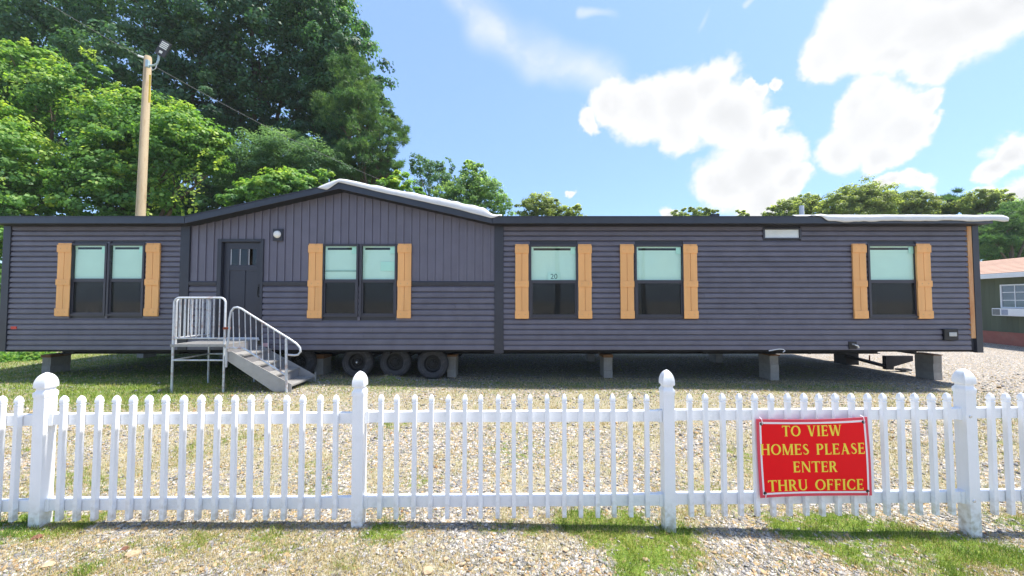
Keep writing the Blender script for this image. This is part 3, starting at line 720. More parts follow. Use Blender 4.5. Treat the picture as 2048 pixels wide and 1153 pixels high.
# chassis
bm_ = MB()
for yb_ in (8.78, 11.2):
    bm_ = MB(); bm_.box(-10.6, 8.62, yb_ - .012, yb_ + .012, WZ0 - .175, WZ0 - .06); bm_.box(-10.6, 8.62, yb_ - .07, yb_ + .07, WZ0 - .188, WZ0 - .175); bm_.box(-10.6, 8.62, yb_ - .07, yb_ + .07, WZ0 - .062, WZ0 - .046)
    bm_.build('chassis_beam', M['steel'], home)
for k in range(9):
    xx = -9.6 + k * 2.3
    MB().box(xx - .03, xx + .03, YW + .12, 11.9, WZ0 - .11, WZ0 - .047).build('cross_member', M['steel'], home)
# running gear
def tyre_mesh():
    mb = MB(); ro, ri, w = .345, .19, .10
    mb.lathe_y([(ri, -w * .8), (ri + .03, -w), (ri + .045, -w * 1.03), (ri + .05, -w * .98), (ro - .075, -w * 1.0), (ro - .07, -w * 1.06), (ro - .06, -w * 1.05), (ro - .05, -w * .97), (ro - .02, -w * .85), (ro, -w * .55), (ro, w * .55), (ro - .02, w * .85), (ro - .06, w), (ri, w), (ri, -w * .8)], 0, 0, 40, False)
    return mb.mesh('tyre', M['tyre'], smooth=True)
def rim_mesh():
    mb = MB(); mb.lathe_y([(.195, -.075), (.19, -.085), (.17, -.07), (.16, -.03), (.12, -.025), (.115, .0), (.06, 0), (.055, -.05), (.03, -.055), (.002, -.056)], 0, 0, 28, False)
    for k in range(6):
        a = k * math.pi / 3; mb.lathe_y([(.012, -.05), (.012, -.02)], .085 * math.cos(a), .085 * math.sin(a), 6)
    return mb.mesh('rim', M['rim'], smooth=True)
TY, RM = tyre_mesh(), rim_mesh()
for k, px in enumerate((528, 598, 714, 790, 865)):
    wx = at(px, 724, 8.36).x
    for yy in (8.42, 11.45):
        wz = gz(wx, yy) + .335
        wd = MB(); sg = -1 if yy < 9 else 1
        wd.lathe_y([(.10, yy + .02 * sg), (.10, yy - .06 * sg)], wx, wz, 16); ax = wd.build('wheel', M['steel'], home)
        t = place('tyre', TY, ax, (wx, yy - YW, wz), 0 if sg < 0 else math.pi); rmo = place('rim', RM, ax, (wx, yy - YW, wz), 0 if sg < 0 else math.pi)
        if yy < 9 and px == 714:
            MB().lathe_y([(.022, yy - .062), (.020, yy - .085), (.004, yy - .09)], wx, wz, 12).build('hub_cap', M['chrome'], ax, smooth=True)
    MB().tube([(wx, 8.5, gz(wx, 9) + .335), (wx, 11.4, gz(wx, 9) + .335)], .035, 8).build('axle', M['steel'], home)
# hitch at the right end
def hitch():
    Y = 9.7
    a, b = at(1688, 711, Y), at(1772, 733, Y)
    h = MB(); h.tube([a, b], .045, 4); h.tube([at(1688, 711, Y + .9), b], .045, 4)
    hb = h.build('hitch', M['steel'], home)
    v = MB(); pts = [at(x, y, Y) for x, y in ((1768, 712), (1822, 712), (1822, 722), (1784, 733), (1784, 739), (1769, 739))]
    v.prism_y([(q.x, q.z) for q in pts], Y - .05, Y + .05); v.box(at(1770, 0, Y).x, at(1790, 0, Y).x, Y - .09, Y + .09, at(0, 741, Y).z, at(0, 738, Y).z)
    v.build('coupler_plate', M['steel'], hb)
    MB().tube([at(1739, 711, Y), at(1739, 722, Y)], .015, 6).build('chain', M['rust'], hb)
    MB().box(at(1658, 0, 10.6).x, at(1682, 0, 10.6).x, 10.4, 10.8, at(0, 728, 10.6).z, WZ0 - .1).build('spring_hanger', M['steel'], home)
hitch()

# ------------------------------------------------------------------ roof wraps
def wrap_sheet(name, pts_top, label):
    """pts_top: list of (x, zc, front drop) along the eave; a crumpled sheet wrapped over the edge with thickness"""
    n = 90; xs = np.linspace(pts_top[0][0], pts_top[-1][0], n); zz = np.interp(xs, [p[0] for p in pts_top], [p[1] for p in pts_top]); dd = np.interp(xs, [p[0] for p in pts_top], [p[2] for p in pts_top])
    up = np.interp(xs, [p[0] for p in pts_top], [p[3] for p in pts_top])
    V = []; F = []
    prof = 9
    for i in range(n):
        w = fbm(np.c_[[xs[i]], [0.0]], 2.6)[0] - .5; w2 = fbm(np.c_[[xs[i] + 9], [3.0]], 6.0)[0] - .5
        d = dd[i] * (1 + .5 * w); top = zz[i] + up[i] * (1 + .35 * w2); b = .010 + .02 * (w + .5)
        P = [(.55, zz[i] + .05 + .10), (.30, top), (.12, top + .012 * w2), (.0, top - .015), (-.016 - b * .4, top - .04), (-.020 - b * .5, zz[i] - d * .35), (-.018 - b * .35, zz[i] - d * .7), (-.02, zz[i] - d), (-.014, zz[i] - d + .004)]
        for y, z in P: V.append((xs[i], YE + y, z + .012 * (fbm(np.c_[[xs[i] * 3], [z * 8]], 1.0)[0] - .5)))
    for i in range(n - 1):
        for k in range(prof - 1): F.append((i * prof + k, i * prof + k + 1, (i + 1) * prof + k + 1, (i + 1) * prof + k))
    me = bpy.data.meshes.new(name); o_ = Vector((xs[0], YE, pts_top[0][1])); me.from_pydata([(x - o_.x, y - o_.y, z - o_.z) for x, y, z in V], [], F)
    me.materials.append(M['wrap']); me.polygons.foreach_set('use_smooth', [True] * len(me.polygons))
    o = link(bpy.data.objects.new(name, me)); o.location = o_
    s = o.modifiers.new('thick', 'SOLIDIFY'); s.thickness = .006
    tag(o, label, 'roof wrap', 'white sheets covering the roof edge'); return o
def gz_roof(x): return AP.z - (AP.z - EZ) * abs(x - AP.x) / (BR - AP.x)
wrap_sheet('roof_wrap', [(at(637, 368, YE).x, gz_roof(at(637, 0, YE).x) + .02, .02, .03), (at(655, 368, YE).x, gz_roof(at(655, 0, YE).x) + .02, .10, .08), (AP.x, AP.z + .02, .00, .10), (at(760, 0, YE).x, gz_roof(at(760, 0, YE).x) + .02, .02, .12),
           (at(900, 0, YE).x, gz_roof(at(900, 0, YE).x) + .02, .02, .15), (at(968, 0, YE).x, gz_roof(at(968, 0, YE).x) + .02, .05, .14), (at(985, 0, YE).x, EZ + .02, .06, .05), (at(1003, 0, YE).x, EZ + .03, .0, .02)],
           'crumpled white sheet along the downhill edge of the front gable')
wrap_sheet('roof_wrap', [(at(1612, 0, YE).x, EZ + .02, -.01, .03), (at(1630, 0, YE).x, EZ + .02, .02, .06), (at(1640, 0, YE).x, EZ + .02, .11, .04), (at(1700, 0, YE).x, EZ + .02, .145, .02), (at(1735, 0, YE).x, EZ + .02, .13, .03), (at(1760, 0, YE).x, EZ + .02, .105, .04), (at(1900, 0, YE).x, EZ + .02, .11, .035), (at(1985, 0, YE).x, EZ + .02, .12, .03), (at(1994, 0, YE).x, EZ + .0, .09, .02)],
           'long crumpled white sheet over the roof edge above the bare wood stud')

# ------------------------------------------------------------------ block piers
BLK = MB().box(-.098, .098, -.198, .198, 0, .192).mesh('concrete_block', M['block'])
HALF = MB().box(-.098, .098, -.198, .198, 0, .098).mesh('cap_block', M['block'])
SHIM = MB().box(-.11, .11, -.21, .21, 0, .03).mesh('wood_shim', M['shim'])
def pier(px, Y, label, rot=0.0, wide=1):
    x = at(px, 745, Y).x; g = gz(x, Y) - .02; top = WZ0 - .190
    e = empty('block_pier', (x, Y, g), rot); tag(e, label, 'pier', 'concrete block piers under the mobile home')
    h = top - g; r = random.Random(int(px)); n = 0; z = 0
    while z + .192 < h - .02:
        b = place('concrete_block', BLK, e, (r.uniform(-.006, .006), r.uniform(-.008, .008), z), r.uniform(-.03, .03)); z += .196; n += 1
    rem = h - z
    if rem > .10: place('cap_block', HALF, e, (0, 0, z), .01); z += .10; rem = h - z
    if rem > .004: place('wood_shim', SHIM, e, (0, 0, z), .02, (1, 1, rem / .03))
pier(112, 8.80, 'block pier nearest the red reflector, at the left-hand end of the home')
pier(646, 8.80, 'block pier between the metal steps and the triple wheels')
pier(906, 8.80, 'block pier just past the last of the three wheels')
pier(1212, 8.80, 'slim block pier under the window carrying the number 20')
pier(1538, 8.80, 'block pier under the long blank wall below the transom window')
pier(1857, 8.80, 'tall block pier at the hitch end under the outlet box')
pier(292, 11.2, 'shaded rear block pier seen behind the steps landing')
pier(455, 11.2, 'shaded rear block pier between the landing legs and the stair plate')
pier(1180, 11.2, 'small rear block pier in the dark just beside the slim front pier')
pier(1432, 11.2, 'small rear block pier in the dark behind the fence post')
pier(1690, 11.2, 'sunlit rear block pier behind the diagonal hitch bar')

# ------------------------------------------------------------------ portable metal steps
def steps():
    yf, yb = 7.02, 7.86; xl = at(346, 690, yf).x; xr = at(449, 690, yf).x; zd = at(0, 689, yf).z
    e = empty('portable_steps', ((xl + xr) / 2, yf, gz(xl, yf))); tag(e, 'galvanised metal landing with guard rails and a short stair down from the front door', 'steps')
    r = .020; g = lambda x, y: gz(x, y) - .01
    for x in (xl, xr):
        for y in (yf, yb): MB().tube([(x, y, g(x, y)), (x, y, zd - .01)], r, 10).build('leg', M['galv'], e, smooth=True)
    dk = MB(); dk.box(xl - .03, xr + .03, yf - .03, yf + .01, zd - .045, zd); dk.box(xl - .03, xr + .03, yb - .01, yb + .03, zd - .045, zd); dk.box(xl - .03, xl, yf + .01, yb - .01, zd - .045, zd); dk.box(xr, xr + .03, yf + .01, yb - .01, zd - .045, zd)
    deck = dk.build('deck', M['grate'], e)
    n = 17
    for k in range(n):
        y0 = yf + .012 + k * (yb - yf - .024) / n
        MB().box(xl, xr, y0 + .003, y0 + (yb - yf - .024) / n - .003, zd - .03, zd + .004 * (k % 2)).build('deck_slat', M['grate'], deck)
    zt, zl = at(0, 596, yf).z, at(0, 677, yf).z
    def arch(a, b, zt_, zb_, rr=.10):
        a, b = Vector(a), Vector(b); d = (b - a).normalized(); p = [a + Vector((0, 0, zb_))]
        for k in range(7):
            t = k / 6 * math.pi / 2; p.append(a + d * rr * (1 - math.cos(t)) + Vector((0, 0, zt_ - rr + rr * math.sin(t))))
        for k in range(7):
            t = math.pi / 2 * (1 - k / 6); p.append(b - d * rr * (1 - math.cos(t)) + Vector((0, 0, zt_ - rr + rr * math.sin(t))))
        p.append(b + Vector((0, 0, zb_))); return p
    for nm, a, b, off in (('guard_rail', (xl, yf, 0), (xr, yf, 0), 0), ('guard_rail', (xl, yf + .05, 0), (xl, yb, 0), 1)):
        gr = MB().tube(arch(a, b, zt, zd), r * .95, 10).build(nm, M['galv'], e, smooth=True)
        A, B = Vector(a), Vector(b)
        MB().tube([A + Vector((0, 0, zl)), B + Vector((0, 0, zl))], r * .75, 8).build('bottom_rail', M['galv'], gr, smooth=True)
        nb = 8
        for k in range(1, nb + 1):
            q = A.lerp(B, k / (nb + 1)); MB().tube([q + Vector((0, 0, zl)), q + Vector((0, 0, zt - .01))], .011, 8).build('baluster', M['galv'], gr, smooth=True)
    zb_ = at(0, 721, yf).z
    for a, b in (((xl, yf), (xr, yf)), ((xl, yf), (xl, yb)), ((xl, yb), (xr, yb))):
        MB().tube([(*a, zb_), (*b, zb_)], .016, 8).build('brace', M['galv'], e, smooth=True)
    # stair
    sx0 = xr + .05; sx1 = at(577, 779, yf).x; gz0 = gz(sx1, yf); ztop = at(0, 707, yf).z
    n = 4; run = (sx1 - sx0) / n; rise = (zd - gz0) / (n + .6)
    treads = [zd - rise * (k + 1) for k in range(n)]
    for y0 in (yf - .012, yb):
        pr = [(sx0, treads[0] + .06), (sx0 + .10, treads[0] + .06), (sx1 + .06, treads[-1] + .03), (sx1 + .06, gz0 + .01), (sx1 - .27, gz0 + .005), (sx0, treads[0] - .10)]
        s = MB().prism_y(pr, y0, y0 + .012).build('stringer', M['plate'], e)
        d = MB()     # raised tread-plate lugs on the outer face
        for i in range(34):
            for j in range(12):
                u = (i + .5 * (j % 2)) / 34; x = sx0 + .02 + u * (sx1 - sx0); topz = np.interp(x, [sx0, sx0 + .10, sx1 + .06], [treads[0] + .06, treads[0] + .06, treads[-1] + .03]); botz = np.interp(x, [sx0, sx1 - .27, sx1 + .06], [treads[0] - .10, gz0 + .005, gz0 + .01])
                z = botz + (j + .5) / 12 * .38
                if z > topz - .012 or z < botz + .012: continue
                yy = y0 - .0025 if y0 < 7.5 else y0 - .0025
                d.add([(x - .008, yy + .0022, z), (x, yy, z + .004), (x + .008, yy + .0022, z), (x, yy, z - .004)], [(0, 1, 2, 3)])
        d.build('raised_lugs', M['plate'], s)
    for k, z in enumerate(treads):
        xa = sx0 + k * run; xb = xa + run + .02
        t = MB().box(xa, xb, yf + .001, yb - .001, z - .03, z).build('tread', M['grate'], e)
        for q in range(5):
            MB().box(xa + .008 + q * run / 5, xa + .008 + (q + .6) * run / 5, yf + .004, yb - .004, z + .0005, z + .006).build('tread_bar', M['plate'], t)
        top = zd if k == 0 else treads[k - 1]
        MB().box(xa - .004, xa, yf + .002, yb - .002, z - .02, top - .031).build('riser', mat('riser_sheet_%d' % k, (.30, .295, .31), .6, .1, 5, metal=.2) if k == 0 else bpy.data.materials['riser_sheet_0'], e)
    MB().box(sx1 + .0605, sx1 + .072, yb - .03, yb + .012, gz0, treads[-1] + .10).build('end_plate', M['plate'], e)
    # handrail
    y = yf - .045
    path = [at(a, b, y) for a, b in ((452, 735), (453, 700), (457, 680), (458, 660), (459, 640), (462, 624), (468, 616), (475, 615), (483, 618), (500, 629), (540, 654), (580, 679), (593, 688), (600, 696), (601, 704), (596, 710), (588, 711), (576, 710))]
    hr = MB().tube(path, .019, 10).build('handrail', M['galv'], e, smooth=True)
    MB().tube([at(572.5, 677, y), Vector((at(573, 779, y).x, y, gz(sx1, y) - .01))], .024, 10).build('post', M['galv'], hr, smooth=True)
    low = [at(a, b, y) for a, b in ((455, 697), (485, 697), (492, 700), (572, 751))]
    MB().tube(low, .017, 8).build('lower_rail', M['galv'], hr, smooth=True)
    for px in (466, 478, 490, 501, 512, 524, 536, 548, 560):
        ytop = np.interp(px, [459, 475, 483, 580], [630, 616, 618, 679]); ybot = np.interp(px, [455, 485, 572], [697, 697, 751])
        MB().tube([at(px, ytop, y), at(px + 1.2, ybot, y)], .0085, 8).build('baluster', M['galv'], hr, smooth=True)
    c = at(454, 657, y); MB().box(c.x - .06, c.x + .04, y - .03, y + .05, c.z - .02, c.z + .02).build('clamp', M['rust'], e, bevel=.008)
steps()

# ------------------------------------------------------------------ picket fence
def fence():
    slope = .012; y_of = lambda x: 3.02 + slope * x; rz = math.atan(slope)
    e = empty('picket_fence', (0, 3.02, 0)); tag(e, 'white vinyl picket fence with capped posts crossing in front of the home', 'fence')
    posts = [-6.20, -3.715, -1.22, 1.256, 3.714, 6.17]
    zt = lambda x: 1.206 + .002 * x
    w = .0430
    PS = MB().sqlathe([(w, -.3), (w, 1.0)]).mesh('post', M['vinyl'])
    prof = [(w + .003, .995), (w + .004, 1.012), (w + .004, 1.030), (w - .005, 1.042), (w - .008, 1.054), (w - .005, 1.064), (w + .003, 1.068), (w + .004, 1.078)]
    for k in range(1, 9):
        t = k / 8; prof.append(((w + .004) * max((1 - t ** 2.3), .02) ** .62, 1.078 + .105 * t))
    CP = MB().sqlathe(prof).mesh('post_cap', M['vinyl_cap'], smooth=True)
    hw = .0162; PH = .968
    PK_ = MB().sqlathe([(hw - .001, .0), (hw, .003), (hw, PH - .075)]).mesh('picket', M['vinyl'])
    pp = [(hw + .002, PH - .078), (hw + .0025, PH - .066), (hw - .002, PH - .062), (hw - .0035, PH - .058), (hw + .003, PH - .054)]
    for k in range(1, 7):
        t = k / 6; pp.append(((hw + .003) * max((1 - t ** 2.3), .04) ** .62, PH - .054 + .054 * t))
    PC = MB().sqlathe(pp).mesh('picket_cap', M['vinyl_cap'], smooth=True)
    r = random.Random(3)
    for x in posts:
        y = y_of(x); g = -.012 * x if abs(x) < 4 else -.03
        s = (zt(x)) / 1.183
        p = place('post', PS, e, (x, y - 3.02, 0), rz + r.uniform(-.02, .02)); p.scale = (1, 1, s); p.rotation_euler.y = r.uniform(-.004, .004)
        c = place('post_cap', CP, p, (0, 0, 0))
        if 3 < x < 4:
            b = MB()
            for zz in (.835, .165): b.lathe_y([(.009, -w - .006), (.012, -w - .002), (.012, -w)], -.012, zz / s, 10)
            b.build('post_bolt', M['chrome'], p, local=True)
    for a, b in zip(posts[:-1], posts[1:]):
        for z0, z1 in ((.792, .880), (.124, .214)):
            xa, xb = a + w, b - w; ya, yb = y_of(xa), y_of(xb); dz = .003 * (a + b) / 2
            m = MB(); d0, d1 = -.006, .034
            m.add([(xa, ya + d0, z0 + dz), (xb, yb + d0, z0 + dz), (xb, yb + d1, z0 + dz), (xa, ya + d1, z0 + dz), (xa, ya + d0, z1 + dz), (xb, yb + d0, z1 + dz), (xb, yb + d1, z1 + dz), (xa, ya + d1, z1 + dz)],
                  [(0, 3, 2, 1), (4, 5, 6, 7), (0, 1, 5, 4), (1, 2, 6, 5), (2, 3, 7, 6), (3, 0, 4, 7)])
            rl = m.build('rail', M['vinyl_rail'], e, bevel=.004)
            for xx in (xa, xb - .03):
                MB().box(xx, xx + .03, y_of(xx) + d0 - .006, y_of(xx) + d1 + .004, z0 + dz - .004, z1 + dz + .004).build('rail_bracket', M['vinyl_cap'], rl, bevel=.002)
        n = 17
        for k in range(1, n + 1):
            sp_ = (b - a) / 18.66; x = a + sp_ * (k + .33) + r.uniform(-.003, .003); y = y_of(x) - .0262
            if abs(x) > 4.4: continue
            p = place('picket', PK_, e, (x, y - 3.02, .054 + r.uniform(-.003, .003)), rz + r.uniform(-.03, .03)); p.rotation_euler.y = r.uniform(-.007, .007)
            place('picket_cap', PC, p, (0, 0, 0), 0)
fence()

# ------------------------------------------------------------------ sign
def glyphs():
    G = {}; TH, TN, SF = .20, .085, .045
    def rb(pts, ws):
        out = []; n = len(pts)
        for i in range(n):
            p = Vector(pts[i]); t = (Vector(pts[min(i + 1, n - 1)]) - Vector(pts[max(i - 1, 0)])).normalized(); nn = Vector((-t.y, t.x)); w = ws[i] if isinstance(ws, (list, tuple)) else ws
            out.append((p + nn * w / 2, p - nn * w / 2))
        return [[out[i][0], out[i][1], out[i + 1][1], out[i + 1][0]] for i in range(n - 1)]
    def stem(x, w=TH, z0=0., z1=1., s0=True, s1=True, e=.075):
        q = [[(x - w / 2, z0), (x + w / 2, z0), (x + w / 2, z1), (x - w / 2, z1)]]
        if s0: q.append([(x - w / 2 - e, z0), (x + w / 2 + e, z0), (x + w / 2 + e * .6, z0 + SF), (x - w / 2 - e * .6, z0 + SF)])
        if s1: q.append([(x - w / 2 - e * .6, z1 - SF), (x + w / 2 + e * .6, z1 - SF), (x + w / 2 + e, z1), (x - w / 2 - e, z1)])
        return q
    def bar(x0, x1, z, w=TN): return [[(x0, z - w / 2), (x1, z - w / 2), (x1, z + w / 2), (x0, z + w / 2)]]
    def tick(x, z0, z1, w=.07): return [[(x - w / 2, z0), (x + w / 2, z0), (x + w / 2, z1), (x - w / 2, z1)]]
    def arc(cx, cz, rx, rz_, a0, a1, n=20, thick=TH, thin=TN):
        P = []; W = []
        for i in range(n + 1):
            a = R(a0 + (a1 - a0) * i / n); P.append((cx + rx * math.cos(a), cz + rz_ * math.sin(a))); W.append(thin + (thick - thin) * abs(math.cos(a)) ** 1.3)
        return rb(P, W)
    def diag(a, b, w): return [[(a[0] - w / 2, a[1]), (a[0] + w / 2, a[1]), (b[0] + w / 2, b[1]), (b[0] - w / 2, b[1])]]
    def sf(x, z, e=.15): return [[(x - e, z), (x + e, z), (x + e, z + SF), (x - e, z + SF)]]
    G['T'] = (.86, stem(.43, s1=False) + bar(.02, .84, .957) + tick(.045, .80, .95) + tick(.815, .80, .95))
    G['O'] = (1.02, arc(.51, .5, .40, .455, 0, 360, 40))
    G['V'] = (.92, diag((.17, 1), (.46, 0), .22) + diag((.76, 1), (.48, 0), .09) + sf(.17, .955, .18) + sf(.77, .955, .13))
    G['I'] = (.40, stem(.20))
    G['E'] = (.74, stem(.18) + bar(.2, .66, .957) + bar(.2, .56, .52) + bar(.2, .68, .043) + tick(.64, .80, .95) + tick(.55, .41, .63) + tick(.665, .05, .22))
    G['W'] = (1.36, diag((.15, 1), (.42, 0), .21) + diag((.70, 1), (.44, 0), .09) + diag((.70, 1), (.96, 0), .21) + diag((1.22, 1), (.98, 0), .09) + sf(.15, .955, .17) + sf(.68, .955, .14) + sf(1.23, .955, .13))
    G['H'] = (.98, stem(.19) + stem(.79) + bar(.2, .78, .52))
    G['M'] = (1.16, stem(.16, .09) + stem(.98, TH) + diag((.20, 1), (.56, 0), .20) + diag((.93, 1), (.57, 0), .09))
    G['S'] = (.66, rb([(.52, .80), (.50, .90), (.36, .957), (.22, .92), (.14, .80), (.17, .68), (.30, .56), (.42, .47), (.54, .34), (.54, .19), (.44, .08), (.30, .043), (.16, .09), (.11, .22)], [.05, .07, .085, .11, .16, .18, .20, .20, .19, .16, .11, .085, .08, .06]))
    G['P'] = (.76, stem(.18, s1=True) + arc(.36, .725, .26, .24, -90, 90, 16) + bar(.2, .37, .962) + bar(.2, .37, .487))
    G['L'] = (.70, stem(.18) + bar(.2, .64, .043) + tick(.63, .05, .24))
    G['A'] = (.96, diag((.46, 1), (.18, 0), .09) + diag((.44, 1), (.77, 0), .22) + bar(.26, .66, .34, .07) + sf(.18, 0, .13) + sf(.78, 0, .17))
    G['N'] = (1.02, stem(.16, .09) + stem(.86, .09, s0=False) + diag((.18, 1), (.84, 0), .22))
    G['R'] = (.86, stem(.18) + arc(.36, .735, .25, .23, -90, 90, 16) + bar(.2, .37, .962) + bar(.2, .37, .507) + diag((.42, .5), (.72, 0), .20) + sf(.74, 0, .13))
    G['U'] = (.96, stem(.19, z0=.34, s0=False) + stem(.78, .10, z0=.34, s0=False) + arc(.49, .35, .295, .30, 180, 360, 20, .17, .085))
    G['F'] = (.70, stem(.18) + bar(.2, .64, .957) + bar(.2, .54, .52) + tick(.62, .80, .95) + tick(.53, .41, .63))
    G['C'] = (.88, arc(.50, .5, .39, .455, 42, 318, 30) + tick(.79, .70, .90, .06) + tick(.79, .10, .30, .06))
    return G
def sign():
    sl = .012; yv = 0; rz = math.atan(sl)
    c = at(1628, 915, 2.985); c.y = 3.02 + sl * c.x - .066
    W2, H2 = 110.5 / FPX * c.y, 76.5 / FPX * c.y
    e = empty('fence_sign', c, rz); tag(e, 'red banner sign with yellow capitals tied to the white picket fence', 'sign')
    def bend(u, v): return -.006 * math.sin(u / W2 * 2.2 + .4) - .004 * math.cos(v / H2 * 2.5) * (u / W2)
    def skew(u, v): return u + v * -.004 - .008 * (v / H2), v + .004 * u + .006 * (u / W2) * 1.0 - .010 * (1 - (u / W2) ** 2) * (v / H2)
    def sheet(u0, u1, v0, v1, off, th, nu=24, nv=12):
        mb = MB(); V = []; F = []
        for s in (0, 1):
            for j in range(nv + 1):
                for i in range(nu + 1):
                    u = u0 + (u1 - u0) * i / nu; v = v0 + (v1 - v0) * j / nv; a, b = skew(u, v); V.append((a, bend(u, v) - off + th * s, b))
        n = (nu + 1) * (nv + 1)
        for j in range(nv):
            for i in range(nu):
                k = j * (nu + 1) + i; F.append((k, k + 1, k + nu + 2, k + nu + 1)); F.append((n + k, n + k + nu + 1, n + k + nu + 2, n + k + 1))
        rim = [i for i in range(nu + 1)] + [(j + 1) * (nu + 1) + nu for j in range(nv)] + [nv * (nu + 1) + i for i in range(nu - 1, -1, -1)] + [j * (nu + 1) for j in range(nv - 1, 0, -1)]
        for a, b in zip(rim, rim[1:] + rim[:1]): F.append((a, b, n + b, n + a))
        return mb.add(V, F)
    p = sheet(-W2, W2, -H2, H2, 0, .003).build('banner', M['signpink'], e, local=True)
    t = .014
    for u0, u1, v0, v1 in ((-W2 + .022, W2 - .022, H2 - .022 - t, H2 - .022), (-W2 + .022, W2 - .022, -H2 + .022, -H2 + .022 + t), (-W2 + .022, -W2 + .022 + t, -H2 + .022 + t, H2 - .022 - t), (W2 - .022 - t, W2 - .022, -H2 + .022 + t, H2 - .022 - t)):
        sheet(u0, u1, v0, v1, .0018, .0012, 20, 10).build('border_stripe', M['signwhite'], p, local=True)
    q = .022 + t + .0005
    sheet(-W2 + q, W2 - q, -H2 + q, H2 - q, .0012, .0008).build('red_field', M['signred'], p, local=True)
    G = glyphs(); px2 = c.y / FPX
    for txt, pa, pb, py in (('TO VIEW', 1567, 1685, 872), ('HOMES PLEASE', 1523, 1729, 909), ('ENTER', 1585, 1672, 944), ('THRU OFFICE', 1534, 1723, 980)):
        h = 21.5 * px2; wsp = .62; adv = sum(G[ch][0] + .06 if ch != ' ' else wsp for ch in txt); sx = (pb - pa) * px2 / adv
        u = (pa - 1628) * px2; v0 = (915 - py) * px2; z = 0
        for ch in txt:
            if ch == ' ': u += wsp * sx; continue
            w, quads = G[ch]; mb = MB()
            for qd in quads:
                z += 1; off = .0024 + .00012 * (z % 6); V = []
                for (x, zz) in qd:
                    uu, vv = u + x * sx, v0 + zz * h; a, b = skew(uu, vv); V.append((a, bend(uu, vv) - off, b))
                mb.add(V, [(0, 1, 2, 3)])
            u += (w + .06) * sx
            mb.build('letter', M['signyellow'], p, local=True)
    for su in (-1, 1):
        for sv in (-1, 1):
            u, v = su * (W2 - .038), sv * (H2 - .036); a, b = skew(u, v); mb = MB()
            mb.lathe_y([(.0125, bend(u, v) - .002), (.0125, bend(u, v) - .005), (.006, bend(u, v) - .006)], a, b, 14); g = mb.build('eyelet', M['black'], p, local=True)
            MB().tube([(a + .002, bend(u, v) - .008, b - .004), (a + .002, bend(u, v) - .009, b + sv * .02), (a, bend(u, v) - .006, b + sv * .038), (a, .022, b + sv * .045)], .003, 6).build('tie', M['signwhite'], g, local=True)
sign()

# number card in the window
def card():
    a = rect(1095, 545.5, 1120.5, 561, YW + .005)
    e = MB().box(a[0], a[1], YW - .0095, YW - .007, a[2], a[3]).build('number_card', M['paper']); tag(e, 'small white card reading 20 in the window', 'card')
    cu = bpy.data.curves.new('number', 'FONT'); cu.body = '20'; cu.size = .155; cu.align_x = 'CENTER'; cu.extrude = .0005
    t = bpy.data.objects.new('number', cu); COL.objects.link(t); bpy.context.view_layer.update()
    me = bpy.data.meshes.new_from_object(t.evaluated_get(bpy.context.evaluated_depsgraph_get())); bpy.data.objects.remove(t)
    me.materials.clear(); me.materials.append(M['ink'])
    o = link(bpy.data.objects.new('number', me), e); o.rotation_euler = (R(90), 0, 0); o.location = ((a[0] + a[1]) / 2, YW - .0105, a[2] + .03)
card()

